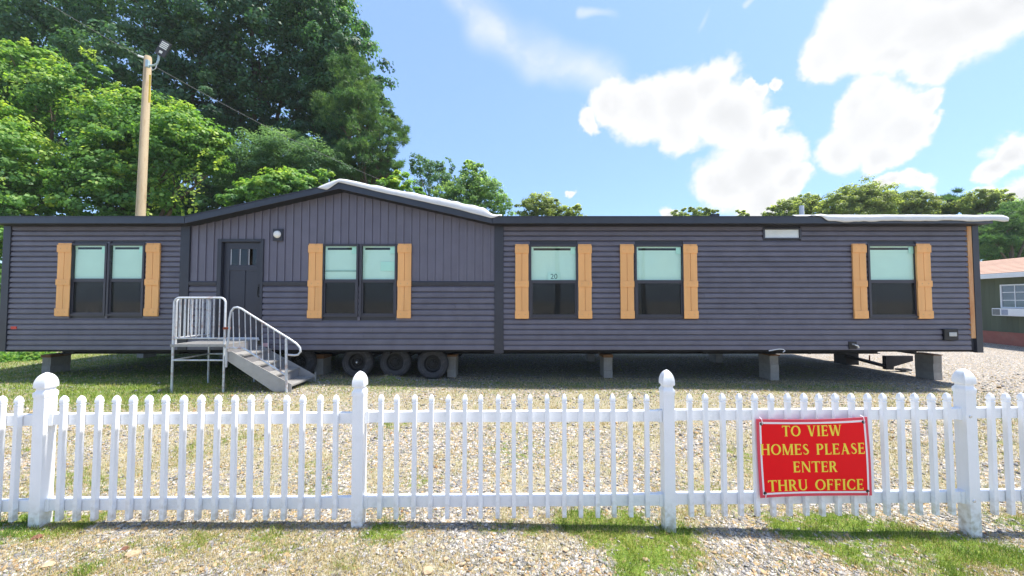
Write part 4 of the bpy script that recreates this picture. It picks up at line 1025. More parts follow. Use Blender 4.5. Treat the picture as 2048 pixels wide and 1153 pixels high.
# ------------------------------------------------------------------ utility pole and lines
def pole():
    Y = 14.3; top = at(296, 115, Y); bot = at(281, 432, Y); d = (bot - top); base = top + d * ((top.z - 0.0) / (top.z - bot.z))
    e = empty('utility_pole', base); tag(e, 'straight wooden utility pole with a flood lamp rising behind the roof', 'utility pole')
    MB().tube([base + Vector((0, 0, -.2)), base.lerp(top, .5), top + Vector((0, 0, -.05)), top + Vector((0, 0, .03))], [.17, .145, .118, .10], 18).build('shaft', M['pole'], e, smooth=True)
    p = lambda a, b, dy=-.12: at(a, b, Y + dy)
    MB().tube([p(300, 132), p(308, 131), p(314, 128), p(317, 120), p(318, 112)], .035, 8).build('lamp_arm', M['arm'], e, smooth=True)
    MB().box(p(299, 0).x, p(304, 0).x, Y - .2, Y - .1, p(0, 136).z, p(0, 122).z).build('bracket', M['arm'], e)
    # lamp head: tilted slab
    c = p(327, 98, -.15); ax = (p(334, 85, -.15) - p(319, 112, -.15)).normalized(); side = ax.cross(Vector((0, 1, 0))).normalized(); nrm = (Vector((0, -1, 0)) * .8 - Vector((0, 0, 1)) * .6).normalized(); nrm = (nrm - ax * nrm.dot(ax)).normalized(); side = ax.cross(nrm)
    def slab(cc, la, ls, ln):
        mb = MB(); vv = []
        for k in range(8):
            vv.append(cc + ax * la * (1 if k & 1 else -1) + side * ls * (1 if k & 2 else -1) + nrm * ln * (1 if k & 4 else -1))
        return mb.add(vv, [(0, 1, 3, 2), (4, 6, 7, 5), (0, 4, 5, 1), (2, 3, 7, 6), (0, 2, 6, 4), (1, 5, 7, 3)])
    hd = slab(c, .30, .17, .04).build('lamp_head', M['lamphead'], e, bevel=.015)
    for k in range(4): slab(c + ax * (.01 + .07 * k) + nrm * .045, .024, .12, .004).build('led_panel', M['led'], hd)
    slab(c - ax * .17 + nrm * .045, .05, .05, .006).build('light_sensor', M['led'], hd)
    tg = at(299.5, 178, Y - .14); MB().box(tg.x - .03, tg.x + .03, Y - .155, Y - .135, tg.z - .55, tg.z + .55).build('cable_guard', M['yellow'], e)
    MB().tube([p(301, 132), p(305, 141), p(311, 138), p(315, 126)], .012, 6).build('lamp_lead', M['white'], e)
    ins = MB().tube([at(277, 112, Y), at(291, 117, Y)], .04, 8).build('insulator', M['white'], e)
    def line(name, pts, label, sag):
        A, B = pts; P = []
        for k in range(25):
            t = k / 24; q = A.lerp(B, t); q.z -= sag * 4 * t * (1 - t); P.append(q)
        o = empty(name, A); tag(o, label, 'power line', 'overhead lines at the utility pole'); MB().tube(P, .010, 6).build('cable', M['wire'], o, smooth=True)
    line('power_line', (at(277, 112, Y), at(-60, -95, 10.5)), 'thin line running from the pole top up out of the picture', .1)
    line('power_line', (at(300, 128, Y), at(800, 376, 21.0)), 'thin line dropping from the pole past the dark trees towards the gable', .25)
pole()

# ------------------------------------------------------------------ neighbour house
def neighbour():
    Y0 = 14.5; x0 = at(2048, 600, Y0).x; rz = -math.atan(.169)
    e = empty('neighbour_house', (x0, Y0, .03), rz); tag(e, 'olive green house with brown roof and red skirting beyond the gravel yard', 'house')
    # local axes: +y along the wall away from us, +x into the house
    a, b = -4.0, 9.0; z1 = 2.72; zb = .46; W = 4.6
    MB().box(.0, W, a, b, zb, z1).build('wall', M['green_wall'], e, local=True)
    n = int((b - a) / .2)
    for k in range(n):
        y = a + k * .2
        if y > 6 or y < -1.2: continue
        MB().box(-.012, -.0005, y + .003, y + .199, zb + .02, z1 - .01).build('wall_board', M['green_wall'], e, local=True)
    MB().box(-.02, W, a, b, -.1, zb - .002).build('skirting', M['red_skirt'], e, local=True)
    MB().box(-.035, -.021, a, b, zb - .05, zb - .004).build('skirting_rail', M['red_skirt'], e, local=True)
    r = MB(); s = (3.62 - 2.84) / (W / 2 + .35)
    pr = [(-.35, 2.78), (-.35, 2.86), (W / 2, 3.64), (W + .35, 2.86), (W + .35, 2.78), (W / 2, 3.54)]
    r.prism_y(pr, a - .2, b + .2); rf_ = r.build('roof', M['brown_roof'], e, local=True)
    for k in range(11):        # shingle courses
        x = -.36 + k * .25
        if x > W / 2 - .1: break
        z = 2.86 + (x + .35) * (3.64 - 2.86) / (W / 2 + .35)
        z2 = 2.86 + (x + .25 + .35) * (3.64 - 2.86) / (W / 2 + .35)
        MB().prism_y([(x, z + .002), (x, z + .016), (x + .26, z2 + .006), (x + .26, z2 + .002)], a - .2, b + .2).build('shingle_course', M['brown_roof'], rf_, local=True)
    v = MB(); v.box(1.3, 1.75, -.55, .25, 3.40, 3.62); v.build('roof_vent', M['brown_roof'], rf_, local=True, bevel=.05)
    MB().box(-.385, -.352, a - .2, b + .2, 2.66, 2.85).build('gutter', M['white'], e, local=True, bevel=.01)
    MB().box(-.352, 0, a, b, 2.70, 2.72).build('soffit', M['white'], e, local=True)
    y0, y1, z0_, z1_ = -.75, .77, 1.44, 2.40
    f = MB()
    for q in ((y0, y0 + .05, z0_, z1_), (y1 - .05, y1, z0_, z1_), (y0 + .05, y1 - .05, z1_ - .05, z1_), (y0 + .05, y1 - .05, z0_, z0_ + .05)): f.box(-.05, .02, q[0], q[1], q[2], q[3])
    w = f.build('window', M['white'], e, local=True, bevel=.004)
    mu = MB()
    for k in (1, 2): mu.box(-.035, -.02, y0 + .05, y1 - .05, z0_ + (z1_ - z0_) * k / 3 - .013, z0_ + (z1_ - z0_) * k / 3 + .013)
    for k in (1, 2): mu.box(-.0345, -.0205, y0 + (y1 - y0) * k / 3 - .013, y0 + (y1 - y0) * k / 3 + .013, z0_ + .05, z1_ - .05)
    mu.build('muntin', M['white'], w, local=True)
    MB().box(-.0195, -.0145, y0 + .05, y1 - .05, z0_ + .05, z1_ - .05).build('pane', mat('dim_pane', (.16, .20, .24), .08, .25, 2.0, spec=.8), w, local=True)
    ac = empty('window_air_conditioner', e.matrix_basis @ Vector((0, 0, 0)), rz)
    ac.location = Vector((x0, Y0, .03)); tag(ac, 'white window air conditioner under the green house window', 'air conditioner')
    MB().box(-.33, -.052, -.35, .80, 1.13, 1.432).build('casing', M['white'], ac, local=True, bevel=.012)
    MB().box(-.338, -.331, .50, .77, 1.16, 1.40).build('side_grille', mat('grey_grille', (.16, .17, .17), .6, .1, 20), ac, local=True)
    fn = MB()
    for k in range(7): fn.box(-.338, -.331, .22 + k * .034, .24 + k * .034, 1.17, 1.39)
    fn.build('cooling_fins', mat('fin_blue', (.30, .34, .45), .5), ac, local=True)
bpy.context.view_layer.update()
neighbour()

# ------------------------------------------------------------------ vegetation
def unit(v): return v / np.maximum(np.linalg.norm(v, axis=1, keepdims=True), 1e-9)
def rand_dirs(n): return unit(rng.normal(size=(n, 3)))
def leaves(c, nrm, size, width=.36, droop=.0, fold=.12):
    """one folded rhombic leaf per point"""
    n = len(c); a = rand_dirs(n); a[:, 2] -= droop; a = unit(a - nrm * np.sum(a * nrm, 1, keepdims=True)); b = np.cross(nrm, a)
    s = size[:, None]
    V = np.stack([c - a * s * .5, c + b * s * width + nrm * s * fold, c + a * s * .5, c - b * s * width + nrm * s * fold], 1).reshape(-1, 3)
    return V, np.arange(4 * n).reshape(n, 4)
def lobe_list(items, Y, dY=0.0, flat=1.0):
    out = []
    for it in items:
        px, py, r = it[:3]; y = Y + (it[3] if len(it) > 3 else rng.uniform(-dY, dY)); p = at(px, py, y); rr = r / FPX * y
        out.append((np.array(p), np.array([rr, rr * .9, rr * flat])))
    return out
def trunk_mesh(base, tips, r0):
    mb = MB(); base = Vector(base)
    fork = None
    zs = min(t[2] for t in tips); top = Vector((sum(t[0] for t in tips) / len(tips), sum(t[1] for t in tips) / len(tips), base.z + (zs - base.z) * .75))
    fork = base.lerp(top, .9); mid = base.lerp(fork, .5) + Vector((random.uniform(-.2, .2), random.uniform(-.2, .2), 0))
    mb.tube([base + Vector((0, 0, -.2)), base + Vector((0, 0, .3)), mid, fork], [r0 * 1.35, r0, r0 * .82, r0 * .62], 9)
    for t in tips:
        t = fork.lerp(Vector(t), .85); m = fork.lerp(t, .5) + Vector((random.uniform(-.3, .3), random.uniform(-.3, .3), random.uniform(.1, .6)))
        mb.tube([fork - Vector((0, 0, .15)), m, t], [r0 * .5, r0 * .32, r0 * .10], 7)
        for _ in range(3):
            q = t + Vector((random.uniform(-1, 1), random.uniform(-1, 1), random.uniform(-.2, 1))) * min((t - fork).length * .2, .9)
            mb.tube([m.lerp(t, random.random()), q], [r0 * .16, r0 * .03], 5)
    return mb
def crown_points(lobes_, n_clump, per, clump_r, fill=.25, up=.5):
    """clumps of leaves on and inside each lobe"""
    C = []; Nn = []; T = []
    vol = np.array([l[1][0] ** 2 for l in lobes_]); share = vol / vol.sum()
    for (c, r), sh in zip(lobes_, share):
        k = max(6, int(n_clump * sh)); d = rand_dirs(k); d[:, 2] = d[:, 2] * .9 + .1; d = unit(d)
        rad = np.where(rng.random(k) < fill, rng.uniform(.35, .85, k), rng.uniform(.82, 1.10, k))
        wob = .72 + .56 * fbm(d * 1.0 + c * .37, 2.4)
        cc = c + d * r * (rad * wob)[:, None]
        cr = clump_r * r[0] * rng.uniform(.55, 1.35, k)
        m = np.maximum(8, (per * rng.uniform(.5, 1.5, k))).astype(int)
        idx = np.repeat(np.arange(k), m); dd = rand_dirs(len(idx)); u = rng.random(len(idx)) ** (1 / 2.2)
        off = dd * (cr[idx] * u)[:, None]; off[:, 2] *= .62
        C.append(cc[idx] + off); nn = unit(d[idx] * .5 + dd * .55 + np.array([0, 0, up]) + rng.normal(size=(len(idx), 3)) * .35); Nn.append(nn)
        ct = rng.normal(.36, .18, k) + .22 * d[:, 2]  # upward clumps tinted lighter: sunlit tops put into the leaf colour
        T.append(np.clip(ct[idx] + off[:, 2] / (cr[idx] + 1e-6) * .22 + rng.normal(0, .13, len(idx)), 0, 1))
    return np.concatenate(C), np.concatenate(Nn), np.concatenate(T)
def tree(name, label, lobes_, material, leaf, n_clump, per, clump_r=.28, group=None, r0=.22, cat='tree', fill=.25, width=.36, droop=.25, up=.3, base=None, trunk=True, extra=None):
    ctr = np.mean([l[0] for l in lobes_], 0); bx, by = base if base else (ctr[0], ctr[1]); b = Vector((bx, by, gz(bx, by)))
    e = empty(name, b); tag(e, label, cat, group)
    if trunk: trunk_mesh(b, [tuple(l[0]) for l in lobes_], r0).build('trunk', M['bark'], e, smooth=True)
    C, Nn, T = crown_points(lobes_, n_clump, per, clump_r, fill, up)
    if extra is not None: C = np.r_[C, extra[0]]; Nn = np.r_[Nn, extra[1]]; T = np.r_[T, extra[2]]
    keep = C[:, 2] > gz(bx, by) + .05; C, Nn, T = C[keep], Nn[keep], T[keep]
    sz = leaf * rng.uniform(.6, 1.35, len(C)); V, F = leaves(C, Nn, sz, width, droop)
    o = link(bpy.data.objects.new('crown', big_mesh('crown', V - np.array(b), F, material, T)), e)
    return e
def needle_tree(name, label, lobes_, material, n_tuft, r0=.2, group=None, length=.20, base=None, cl=.45):
    """pine: starbursts of long needles at branch ends"""
    ctr = np.mean([l[0] for l in lobes_], 0); bx, by = base if base else (ctr[0], ctr[1]); b = Vector((bx, by, gz(bx, by)))
    e = empty(name, b); tag(e, label, 'tree', group)
    trunk_mesh(b, [tuple(l[0]) for l in lobes_], r0).build('trunk', M['bark'], e, smooth=True)
    vol = np.array([l[1][0] ** 2 for l in lobes_]); share = vol / vol.sum(); P = []; D = []; T = []
    for (c, r), sh in zip(lobes_, share):
        k = max(4, int(n_tuft * sh / 14)); d = rand_dirs(k); d[:, 2] = d[:, 2] * .7 + .15; rad = rng.uniform(.45, 1.05, k) * (.7 + .6 * fbm(d + c * .2, 2.0))
        br = c + unit(d) * r * rad[:, None]; ii = np.repeat(np.arange(k), 14)
        off = rng.normal(size=(len(ii), 3)) * cl * r[0] * .30; off[:, 2] *= .5
        P.append(br[ii] + off); D.append(unit(unit(d)[ii] * .6 + unit(off) * .6 + np.array([0, 0, .55]))); T.append(np.clip(rng.normal(.45, .18, k)[ii] + rng.normal(0, .1, len(ii)), 0, 1))
    P = np.concatenate(P); D = np.concatenate(D); T = np.concatenate(T); m = 16; n = len(P)
    ii = np.repeat(np.arange(n), m); dirs = unit(D[ii] * .55 + rand_dirs(len(ii)) * .9); Ln = length * rng.uniform(.6, 1.2, len(ii)); side = unit(np.cross(dirs, rand_dirs(len(ii)))) * .011 * (length / .2)
    a = P[ii] + dirs * .02; tip = P[ii] + dirs * Ln[:, None]; V = np.stack([a - side, a + side, tip], 1).reshape(-1, 3)
    o = link(bpy.data.objects.new('crown', big_mesh('crown', V - np.array(b), np.arange(3 * len(ii)).reshape(-1, 3), material, np.clip(T[ii] + rng.normal(0, .08, len(ii)), 0, 1))), e)
    return e
def vines(starts, n_leaf=26, length=2.2, out=.5):
    """hanging or reaching tendrils of kudzu leaves"""
    C = []; N_ = []; T = []
    for s in starts:
        p = np.array(at(*s[:3])); a = rng.uniform(0, 2 * math.pi); d = np.array([math.cos(a) * .5, -abs(math.sin(a)) * .5, s[3] if len(s) > 3 else -.9]); L_ = (s[4] if len(s) > 4 else length) * rng.uniform(.8, 1.2)
        for k in range(n_leaf):
            t = k / n_leaf; q = p + d * L_ * t; q = q + np.array([0, 0, -.25 * L_ * t * t]) + rng.normal(size=3) * .06; C.append(q); N_.append(unit(rng.normal(size=(1, 3)) * .5 + np.array([[0, -.7, .6]]))[0]); T.append(np.clip(.65 + .35 * t + rng.normal(0, .1), 0, 1))
    return np.array(C), np.array(N_), np.array(T)

GK = 'kudzu-covered trees behind the home'
tree('kudzu_tree', 'kudzu-smothered tree with pale tips at the top left edge', lobe_list([(40, 175, 78), (120, 195, 62), (-40, 210, 95), (190, 150, 26, -.3), (45, 112, 28), (90, 130, 26)], 18.0, .6), M['kudzu'], .155, 430, 66, .30, GK, fill=.12, width=.42, droop=.5, up=.4,
     extra=vines([(182, 125, 17.8, .9, .9), (60, 105, 17.6, .7, .9), (225, 178, 17.6, .6, .7), (20, 100, 17.6, .5, .7), (150, 150, 17.4, .5, .8), (100, 130, 17.4, .8, .7), (85, 240, 16.8, -1, 1.6), (140, 250, 16.8, -1, 2.), (40, 250, 16.8, -1, 1.6), (170, 200, 17.2, .3, .8), (195, 135, 17.6, 1.0, .8)], 34))
tree('kudzu_tree', 'broad kudzu-draped tree standing round the utility pole', lobe_list([(235, 262, 72), (300, 262, 66), (360, 285, 62), (415, 300, 42), (245, 335, 70, -.6), (205, 400, 62, -1.), (270, 400, 58, -.8), (185, 350, 36, -.5), (290, 215, 34, .3), (440, 325, 22)], 17.4, .5), M['kudzu'], .15, 620, 70, .30, GK, fill=.12, width=.42, droop=.5, up=.4,
     extra=vines([(400, 320, 16.8, -.9, 1.6), (372, 330, 16.8, -1, 1.8), (345, 350, 16.8, -.9, 1.4), (315, 350, 16.6, -.9, 1.8), (300, 370, 16.5, -.8, 1.2), (425, 300, 16.9, -.2, 1.0), (330, 330, 16.8, -1, 2.0), (355, 340, 16.8, -1, 2.2), (390, 335, 16.7, -1, 1.2), (440, 310, 16.9, -.5, 1.2), (455, 315, 16.9, -.3, .8), (410, 265, 17, .3, .9), (340, 230, 17, .5, .8), (270, 190, 17.2, .5, .7), (250, 330, 16.4, -.8, 1.2), (300, 250, 16.4, -.9, 1.)], 34))
tree('kudzu_mound', 'grey-green kudzu mound at the lower left behind the roof end', lobe_list([(20, 320, 72), (-50, 280, 90), (55, 385, 62), (10, 410, 80), (95, 420, 44), (-60, 380, 90), (20, 520, 70), (-40, 580, 90), (20, 640, 60)], 15.6, .5), M['kudzu'], .145, 540, 66, .30, GK, r0=.15, fill=.12, width=.42, droop=.5, up=.35)
tree('kudzu_mound', 'bright kudzu mound just above the gable roof slope', lobe_list([(560, 385, 46), (520, 402, 42), (610, 388, 36), (650, 372, 30, .5), (480, 412, 36), (600, 365, 22, .6)], 17.0, .4), M['kudzu'], .145, 290, 60, .30, GK, r0=.15, fill=.12, width=.42, up=.5)
GD = 'tall dark trees behind the home'
tree('broadleaf_tree', 'tall dark tree filling the top left corner of the picture', lobe_list([(70, 40, 120), (180, 40, 100), (-30, 110, 130), (120, 150, 110), (-80, 0, 140), (60, 260, 120, 2), (140, 330, 100, 2)], 26, 1.6), M['dark_leaf'], .24, 480, 100, .24, GD, r0=.4)
tree('broadleaf_tree', 'dark tree rising directly behind the utility pole lamp', lobe_list([(300, 60, 110), (380, 130, 95), (250, 150, 95), (350, 215, 90), (430, 230, 80), (420, 40, 90), (280, -60, 120), (300, 310, 110, 2)], 25, 1.4), M['dark_leaf'], .23, 520, 100, .24, GD, r0=.4)
tree('broadleaf_tree', 'tallest dark tree in the middle of the wood', lobe_list([(520, 60, 110), (600, 30, 95), (540, 160, 100), (470, 170, 85), (610, 170, 85), (500, -60, 120), (560, 245, 80), (480, 290, 90, 1.5), (400, 350, 80, 1)], 27, 1.4), M['dark_leaf'], .24, 520, 100, .24, GD, r0=.42)
tree('broadleaf_tree', 'dark tree whose leafy edge meets the open sky', lobe_list([(655, 50, 72), (690, 110, 72), (640, 150, 78), (715, 165, 60), (690, 215, 70), (735, 215, 45), (630, 250, 70), (610, -20, 80), (700, 280, 60), (760, 250, 36), (640, 310, 60, 1.)], 25.5, 1.2), M['dark_leaf'], .22, 540, 95, .25, GD, r0=.38)
tree('broadleaf_tree', 'low shadowy tree behind the gable peak', lobe_list([(690, 345, 60), (620, 340, 60), (750, 350, 46), (430, 385, 60), (360, 400, 60), (300, 420, 60)], 23.5, .8), M['dark_leaf'], .21, 320, 80, .26, GD, r0=.25)
needle_tree('pine_tree', 'pine with drooping needle tufts at the edge of the wood', lobe_list([(700, 150, 48), (735, 215, 48), (690, 225, 50), (770, 275, 46), (720, 300, 48), (785, 330, 34), (745, 345, 40), (800, 270, 20), (690, 345, 34)], 22, .8), M['needle'], 2600, .3, None, .30)
tree('mimosa_tree', 'feathery blue-green tree below the dark wood and above the kudzu mound', lobe_list([(520, 320, 52), (570, 312, 46), (620, 330, 46), (665, 340, 34), (480, 345, 46)], 20, .6), M['blue_leaf'], .13, 380, 90, .36, None, r0=.18, width=.22, droop=.1, up=1.0)
GB = 'smaller trees beyond the roof line'
tree('kudzu_mound', 'small vine-covered bush at the foot of the pine', lobe_list([(800, 372, 26), (765, 380, 24), (830, 385, 16)], 19.5, .3), M['kudzu'], .16, 90, 40, .32, GK, r0=.12, up=.8)
tree('young_tree', 'thin airy tree between the pine and the pointed sweetgum', lobe_list([(855, 345, 28), (880, 365, 26), (838, 330, 20), (850, 395, 30), (890, 335, 16)], 26, .5), M['blue_leaf'], .13, 200, 40, .32, GB, r0=.12)
tree('sweetgum_tree', 'pointed sweetgum tree standing alone against the blue sky', lobe_list([(940, 335, 18), (942, 358, 28), (935, 385, 36), (970, 375, 26), (975, 402, 38), (900, 395, 30), (925, 415, 40), (1000, 418, 26), (890, 420, 30)], 24, .5), M['mid_leaf'], .13, 420, 55, .30, GB, r0=.16)
tree('round_tree', 'small rounded yellow-green tree above the middle of the roof', lobe_list([(1080, 415, 28), (1055, 425, 22), (1105, 424, 24), (1150, 432, 20), (1125, 430, 20)], 30, .5), M['olive_leaf'], .14, 200, 90, .32, GB, r0=.15)
tree('round_tree', 'tiny treetop just showing over the long blank roof', lobe_list([(1375, 432, 16), (1400, 430, 18), (1350, 436, 14), (1425, 434, 14), (1480, 434, 14)], 40, .5), M['olive_leaf'], .17, 110, 80, .32, GB, r0=.15)
GR_ = 'trees beyond the hitch end of the home'
tree('oak_tree', 'low oak crown behind the white vent pipe', lobe_list([(1575, 424, 26), (1610, 415, 26), (1635, 425, 28), (1550, 432, 18)], 36, .6), M['olive_leaf'], .16, 220, 90, .30, GR_, r0=.25)
tree('oak_tree', 'widest domed oak above the white roof sheet', lobe_list([(1720, 402, 36), (1690, 412, 34), (1755, 400, 32), (1665, 424, 28), (1740, 425, 34), (1700, 430, 34)], 34, .6), M['olive_leaf'], .16, 380, 90, .30, GR_, r0=.3)
tree('oak_tree', 'flatter oak between the domed oak and the small pine', lobe_list([(1800, 410, 28), (1830, 408, 28), (1850, 420, 28), (1790, 428, 28), (1870, 428, 22)], 35, .6), M['olive_leaf'], .16, 280, 90, .30, GR_, r0=.25)
needle_tree('pine_tree', 'small open pine topping the far roof corner', lobe_list([(1905, 398, 16), (1895, 408, 12), (1918, 405, 12), (1905, 425, 18)], 34, .3), M['needle'], 420, .12, None, .42)
tree('oak_tree', 'oak crown above the far end of the roof sheet', lobe_list([(1960, 405, 26), (1990, 408, 26), (1940, 420, 24), (1975, 425, 28), (2015, 425, 20)], 32, .6), M['olive_leaf'], .15, 260, 90, .30, GR_, r0=.25)
tree('broadleaf_tree', 'shady dark tree at the right edge behind the green house', lobe_list([(1990, 455, 30), (1965, 470, 36), (2030, 460, 46), (2000, 490, 40), (1960, 505, 30), (2050, 500, 50), (2080, 440, 50), (2040, 425, 24)], 29, .8), M['mid_leaf'], .16, 480, 95, .28, GR_, r0=.3)
needle_tree('pine_tree', 'dense young pine behind the green house roof', lobe_list([(2010, 450, 30), (2035, 480, 34), (1985, 480, 30), (2060, 440, 40)], 27, .4), M['needle'], 900, .2, None, .34)

# ------------------------------------------------------------------ weeds, grass, gravel
def weed_clump(name, label, pts, n, leaf):
    c = np.array([pts[0], pts[1], gz(pts[0], pts[1])]); e = empty(name, c); tag(e, label, 'weeds', 'leafy weeds by the end wall')
    k = int(n); ang = rng.uniform(0, 2 * math.pi, k); rr = np.sqrt(rng.random(k)) * pts[2]; P = np.c_[c[0] + rr * np.cos(ang), c[1] + rr * np.sin(ang) * .6, c[2] + rng.random(k) ** 1.3 * pts[3] * (1.1 - rr / pts[2])]
    V, F = leaves(P, unit(rng.normal(size=(k, 3)) * .5 + np.array([0, -.3, .9])), leaf * rng.uniform(.6, 1.3, k), .33, .1)
    link(bpy.data.objects.new('foliage', big_mesh('foliage', V - c, F, M['kudzu'], np.clip(rng.normal(.45, .2, k), 0, 1))), e)
    st = MB()
    for _ in range(9): q = Vector(P[rng.integers(k)]); st.tube([(q.x, q.y, c[2] - .02), q], [.008, .004], 5)
    st.build('stem', M['bark'], e)
for k, (px, py, Y, r, h, lab) in enumerate(((20, 712, 10.6, .7, .45, 'leafy weed clump at the outer corner of the end wall'), (70, 712, 10.8, .5, .35, 'broad-leaved weeds between the corner and the first pier'), (100, 708, 10.9, .35, .28, 'low weeds touching the first block pier'), (-30, 700, 11, .9, .7, 'tall weeds at the very edge of the picture'))):
    p = at(px, py, Y); weed_clump('weed_clump', lab, (p.x, p.y, r, h), 420, .12)

def blades(x, y, h, w, tint, name, material, label):
    n = len(x); z = ground_z(x, y) + (fbm(np.c_[x, y], 2.2) - .5) * .03 - .003
    a = rng.uniform(0, 2 * math.pi, n); lean = rng.uniform(.15, 1.0, n); side = np.c_[np.cos(a), np.sin(a), np.zeros(n)] * w[:, None] * .5
    b = rng.uniform(0, 2 * math.pi, n); d = np.c_[np.cos(b), np.sin(b), np.zeros(n)]
    p0 = np.c_[x, y, z]; mid = p0 + d * (h * lean * .30)[:, None] + np.array([0, 0, 1]) * (h * .55)[:, None]; tip = p0 + d * (h * lean)[:, None] + np.array([0, 0, 1]) * (h * (1.0 - .45 * lean))[:, None]
    V = np.stack([p0 - side, p0 + side, mid + side * .7, mid - side * .7, tip], 1).reshape(-1, 3); k = np.arange(n)[:, None] * 5
    Fq = np.concatenate([k + np.array([[0, 1, 2]]), k + np.array([[0, 2, 3]]), k + np.array([[3, 2, 4]])], 1).reshape(-1, 3)
    o = link(bpy.data.objects.new(name, big_mesh(name, V, Fq, material, np.repeat(tint, 3)))); tag(o, label, 'grass', kind='stuff')
def samp(n, y0, y1, pw):
    """random ground points, thinning out with distance"""
    u = rng.random(n); y = (y0 ** (1 - pw) + u * (y1 ** (1 - pw) - y0 ** (1 - pw))) ** (1 / (1 - pw)); x = (rng.random(n) * 2 - 1) * (y * 1.48 + .4); return x, y
def grass():
    x, y = samp(520000, 2.15, 13.5, 1.6); g = greenness(x, y); rag = fbm(np.c_[x, y] + 40, 9.0); k = rng.random(len(x)) < np.clip(np.clip(g - .12, 0, 1) ** 1.2 * (.15 + 1.5 * np.clip(rag - .34, 0, .5)) + np.where(y < 3.2, .04, .085) * (y < 7.6), 0, 1)
    k &= ~((y > 7.9) & (y < 12.9) & (x > XL) & (x < XR) & (rng.random(len(x)) < .5))
    x, y, g = x[k], y[k], g[k]; s = np.clip(y / 4.5, .75, 2.2)
    h = rng.uniform(.025, .075, len(x)) * (.7 + .5 * np.clip(g, 0, 1)) * np.clip(s, .8, 1.25); w = .0045 * s * rng.uniform(.7, 1.4, len(x))
    t = np.clip(.50 + .7 * (fbm(np.c_[x, y] + 3, 2.4) - .5) * 1.6 + rng.normal(0, .16, len(x)), 0, 1)
    blades(x, y, h, w, t, 'grass', M['grass'], 'green grass growing in patches through the gravel')
    x, y = samp(420000, 2.15, 12, 1.7); st = strawness(x, y); g = greenness(x, y); k = rng.random(len(x)) < np.clip(st * .55 * np.where(y < 3.2, 1.5, 1.0) + np.exp(-((g - .45) / .35) ** 2) * .34 + .04, 0, 1)
    k &= ~((y > 8.6) & (x > XL) & (x < XR)); x, y = x[k], y[k]; s = np.clip(y / 4.5, .75, 2.2)
    tn = 260; tx, ty = samp(tn, 2.2, 6.5, 1.9); m_ = 70; ii = np.repeat(np.arange(tn), m_); x = np.r_[x, tx[ii] + rng.normal(0, .05, tn * m_)]; y = np.r_[y, ty[ii] + rng.normal(0, .04, tn * m_)]; s = np.clip(y / 4.5, .75, 2.2)
    blades(x, y, rng.uniform(.015, .05, len(x)) * np.clip(s, .8, 1.2), .0042 * s * rng.uniform(.6, 1.3, len(x)), np.clip(rng.normal(.5, .25, len(x)), 0, 1), 'dry_grass', M['straw'], 'dry straw-coloured grass scattered over the gravel')
grass()
def gravel():
    ico = bmesh.new(); bmesh.ops.create_icosphere(ico, subdivisions=1, radius=1); bv = np.array([v.co[:] for v in ico.verts]); bf = np.array([[v.index for v in f.verts] for f in ico.faces]); ico.free()
    def lay(n, y0, y1, pw, smin, smax, material, name, label, thr, tmean):
        x, y = samp(n, y0, y1, pw); g = greenness(x, y); st = strawness(x, y); k = rng.random(len(x)) < np.clip(thr - .75 * g - .25 * st, .04, 1); k &= ~((y > 8.4) & (x > XL) & (x < XR)); x, y = x[k], y[k]; n = len(x)
        s = smin * (smax / smin) ** (rng.random(n) ** 1.8) * np.clip(y / 4.0, .9, 1.7); z = ground_z(x, y) + (fbm(np.c_[x, y], 2.2) - .5) * .03
        sc = np.stack([s * rng.uniform(.7, 1.3, n), s * rng.uniform(.7, 1.3, n), s * rng.uniform(.35, .75, n)], 1)
        V = bv[None] * (1 + rng.normal(0, .20, (n, 12, 1))) * sc[:, None, :]
        a = rng.uniform(0, 2 * math.pi, n); ca, sa = np.cos(a)[:, None], np.sin(a)[:, None]; V = np.stack([V[..., 0] * ca - V[..., 1] * sa, V[..., 0] * sa + V[..., 1] * ca, V[..., 2]], -1)
        tl = rng.normal(0, .35, (n, 2)); V[..., 2] += V[..., 0] * tl[:, :1] + V[..., 1] * tl[:, 1:]
        V += np.stack([x, y, z + sc[:, 2] * .25], 1)[:, None, :]
        F = (bf[None] + (np.arange(n) * 12)[:, None, None]).reshape(-1, 3); t = np.clip(rng.normal(tmean, .25, n), 0, 1)
        o = link(bpy.data.objects.new(name, big_mesh(name, V.reshape(-1, 3), F, material, np.repeat(t, 20)))); tag(o, label, 'gravel', kind='stuff')
    lay(40000, 2.15, 9.5, 1.9, .006, .019, M['stone'], 'gravel', 'grey gravel stones covering the yard', .95, .5)
    lay(8500, 2.15, 9.5, 1.9, .006, .021, M['stone2'], 'tan_gravel', 'tan and orange stones mixed into the gravel', .85, .5)
gravel()
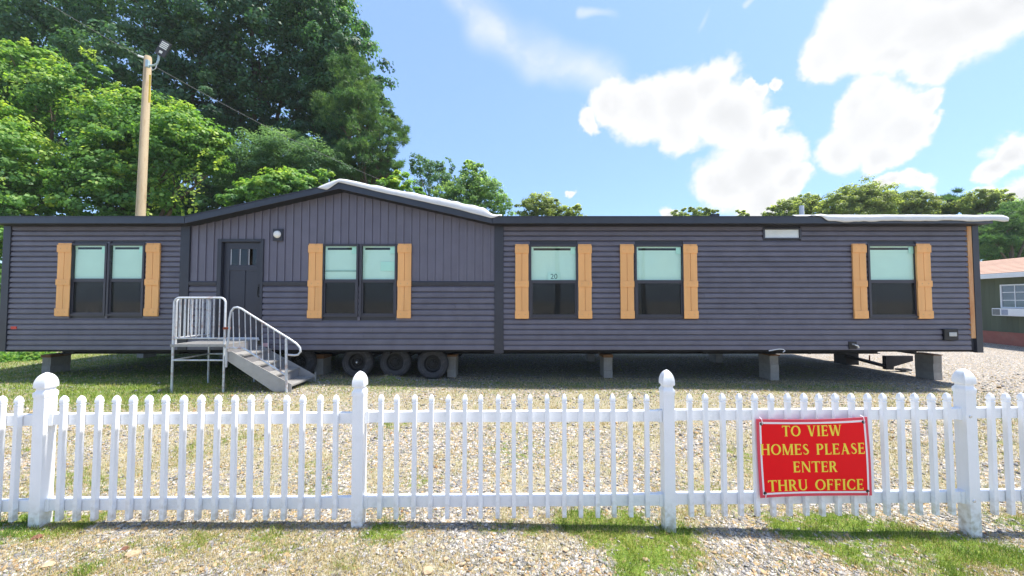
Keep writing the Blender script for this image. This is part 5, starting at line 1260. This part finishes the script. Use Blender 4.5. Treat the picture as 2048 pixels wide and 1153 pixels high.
def big_stones():
    for k, (px, py, s, c) in enumerate(((265, 1112, .05, 1), (95, 1135, .04, 1), (1290, 1108, .026, 1), (1130, 1093, .024, 1), (892, 1116, .022, 1), (1005, 1118, .03, 1), (855, 1140, .045, 1), (75, 1079, .04, 2), (250, 1100, .03, 2), (345, 1048, .028, 1))):
        p0 = Vector((0, 0, CAM_H)); d = at(px, py, 1) - p0; q = p0 + d * (-CAM_H / d.z)
        bm = bmesh.new(); bmesh.ops.create_icosphere(bm, subdivisions=2, radius=1); r = random.Random(k)
        for v in bm.verts: v.co *= 1 + r.uniform(-.2, .2); v.co.x *= s * .8; v.co.y *= s * .8; v.co.z *= s * .42
        me = bpy.data.meshes.new('loose_stone'); bm.to_mesh(me); bm.free(); me.materials.append(M['bigstone'] if c == 1 else M['darkstone'])
        o = link(bpy.data.objects.new('loose_stone', me)); o.location = (q.x, q.y, gz(q.x, q.y) + s * .22); o.rotation_euler = (0, 0, r.uniform(0, 6))
        tag(o, ['orange flat stone on the gravel in front of the bay beside the corner post', 'pale tan stone at the bottom edge near the picture corner', 'round tan stone at the foot of the third post grass patch', 'small tan stone just left of the big green grass patch',
                'tan pebble below the middle of the second fence bay', 'flat cream stone at the bottom of the picture under the second bay', 'large cream stone at the bottom edge below the second post', 'dark reddish stone in dry grass by the corner post', 'dark brown stone beside the orange flat stone', 'cream stone right under the bottom rail of the first full bay'][k], 'stone', 'larger loose stones')
M['bigstone'] = mat('orange_stone', (.44, .32, .20), .85, .15, 20, .4); M['darkstone'] = mat('red_brown_stone', (.16, .07, .045), .85, .2, 20, .4)
big_stones()

def copy_tree(o, loc, rz, sc, label, group):
    c = o.copy(); COL.objects.link(c); c.location = loc; c.rotation_euler = (0, 0, rz); c.scale = (sc, sc, sc); c['label'] = label; c['group'] = group
    for ch in o.children:
        d = ch.copy(); COL.objects.link(d); d.parent = c
src = [o for o in COL.objects if o.name.startswith(('oak_tree', 'sweetgum_tree')) and o.type == 'EMPTY']
for k, (x, y, rz, sc) in enumerate(((-16, -24, .4, 1.1), (-6, -27, 2.0, 1.3), (5, -25, 3.3, 1.15), (15, -26, 1.1, 1.2), (-27, -22, 5.0, 1.2), (26, -24, 4.0, 1.2))):
    copy_tree(src[k % len(src)], (x, y, 0), rz, sc, ['leafy tree across the road mirrored in the front door panes', 'tall tree across the road mirrored in the gable windows', 'tree across the road mirrored in the window with the number card', 'tree across the road mirrored in the window nearest the bare stud', 'bushy tree across the road mirrored in the end windows', 'tree across the road behind the sign side of the yard'][k], 'roadside trees mirrored in the glass')

# ------------------------------------------------------------------ hot summer air
def haze():
    m = bpy.data.materials.new('summer_haze'); m.use_nodes = True; N = m.node_tree.nodes; L = m.node_tree.links
    N.remove(N['Principled BSDF']); v = N.new('ShaderNodeVolumePrincipled'); v.inputs['Color'].default_value = (.90, .96, 1, 1); v.inputs['Density'].default_value = HAZE
    L.new(v.outputs[0], N['Material Output'].inputs['Volume'])
    o = MB().box(-75, 75, -60, 75, -3, 40).build('haze', m); tag(o, 'pale summer haze in the air over the whole yard', 'haze', kind='stuff')
HAZE = .0005
haze()
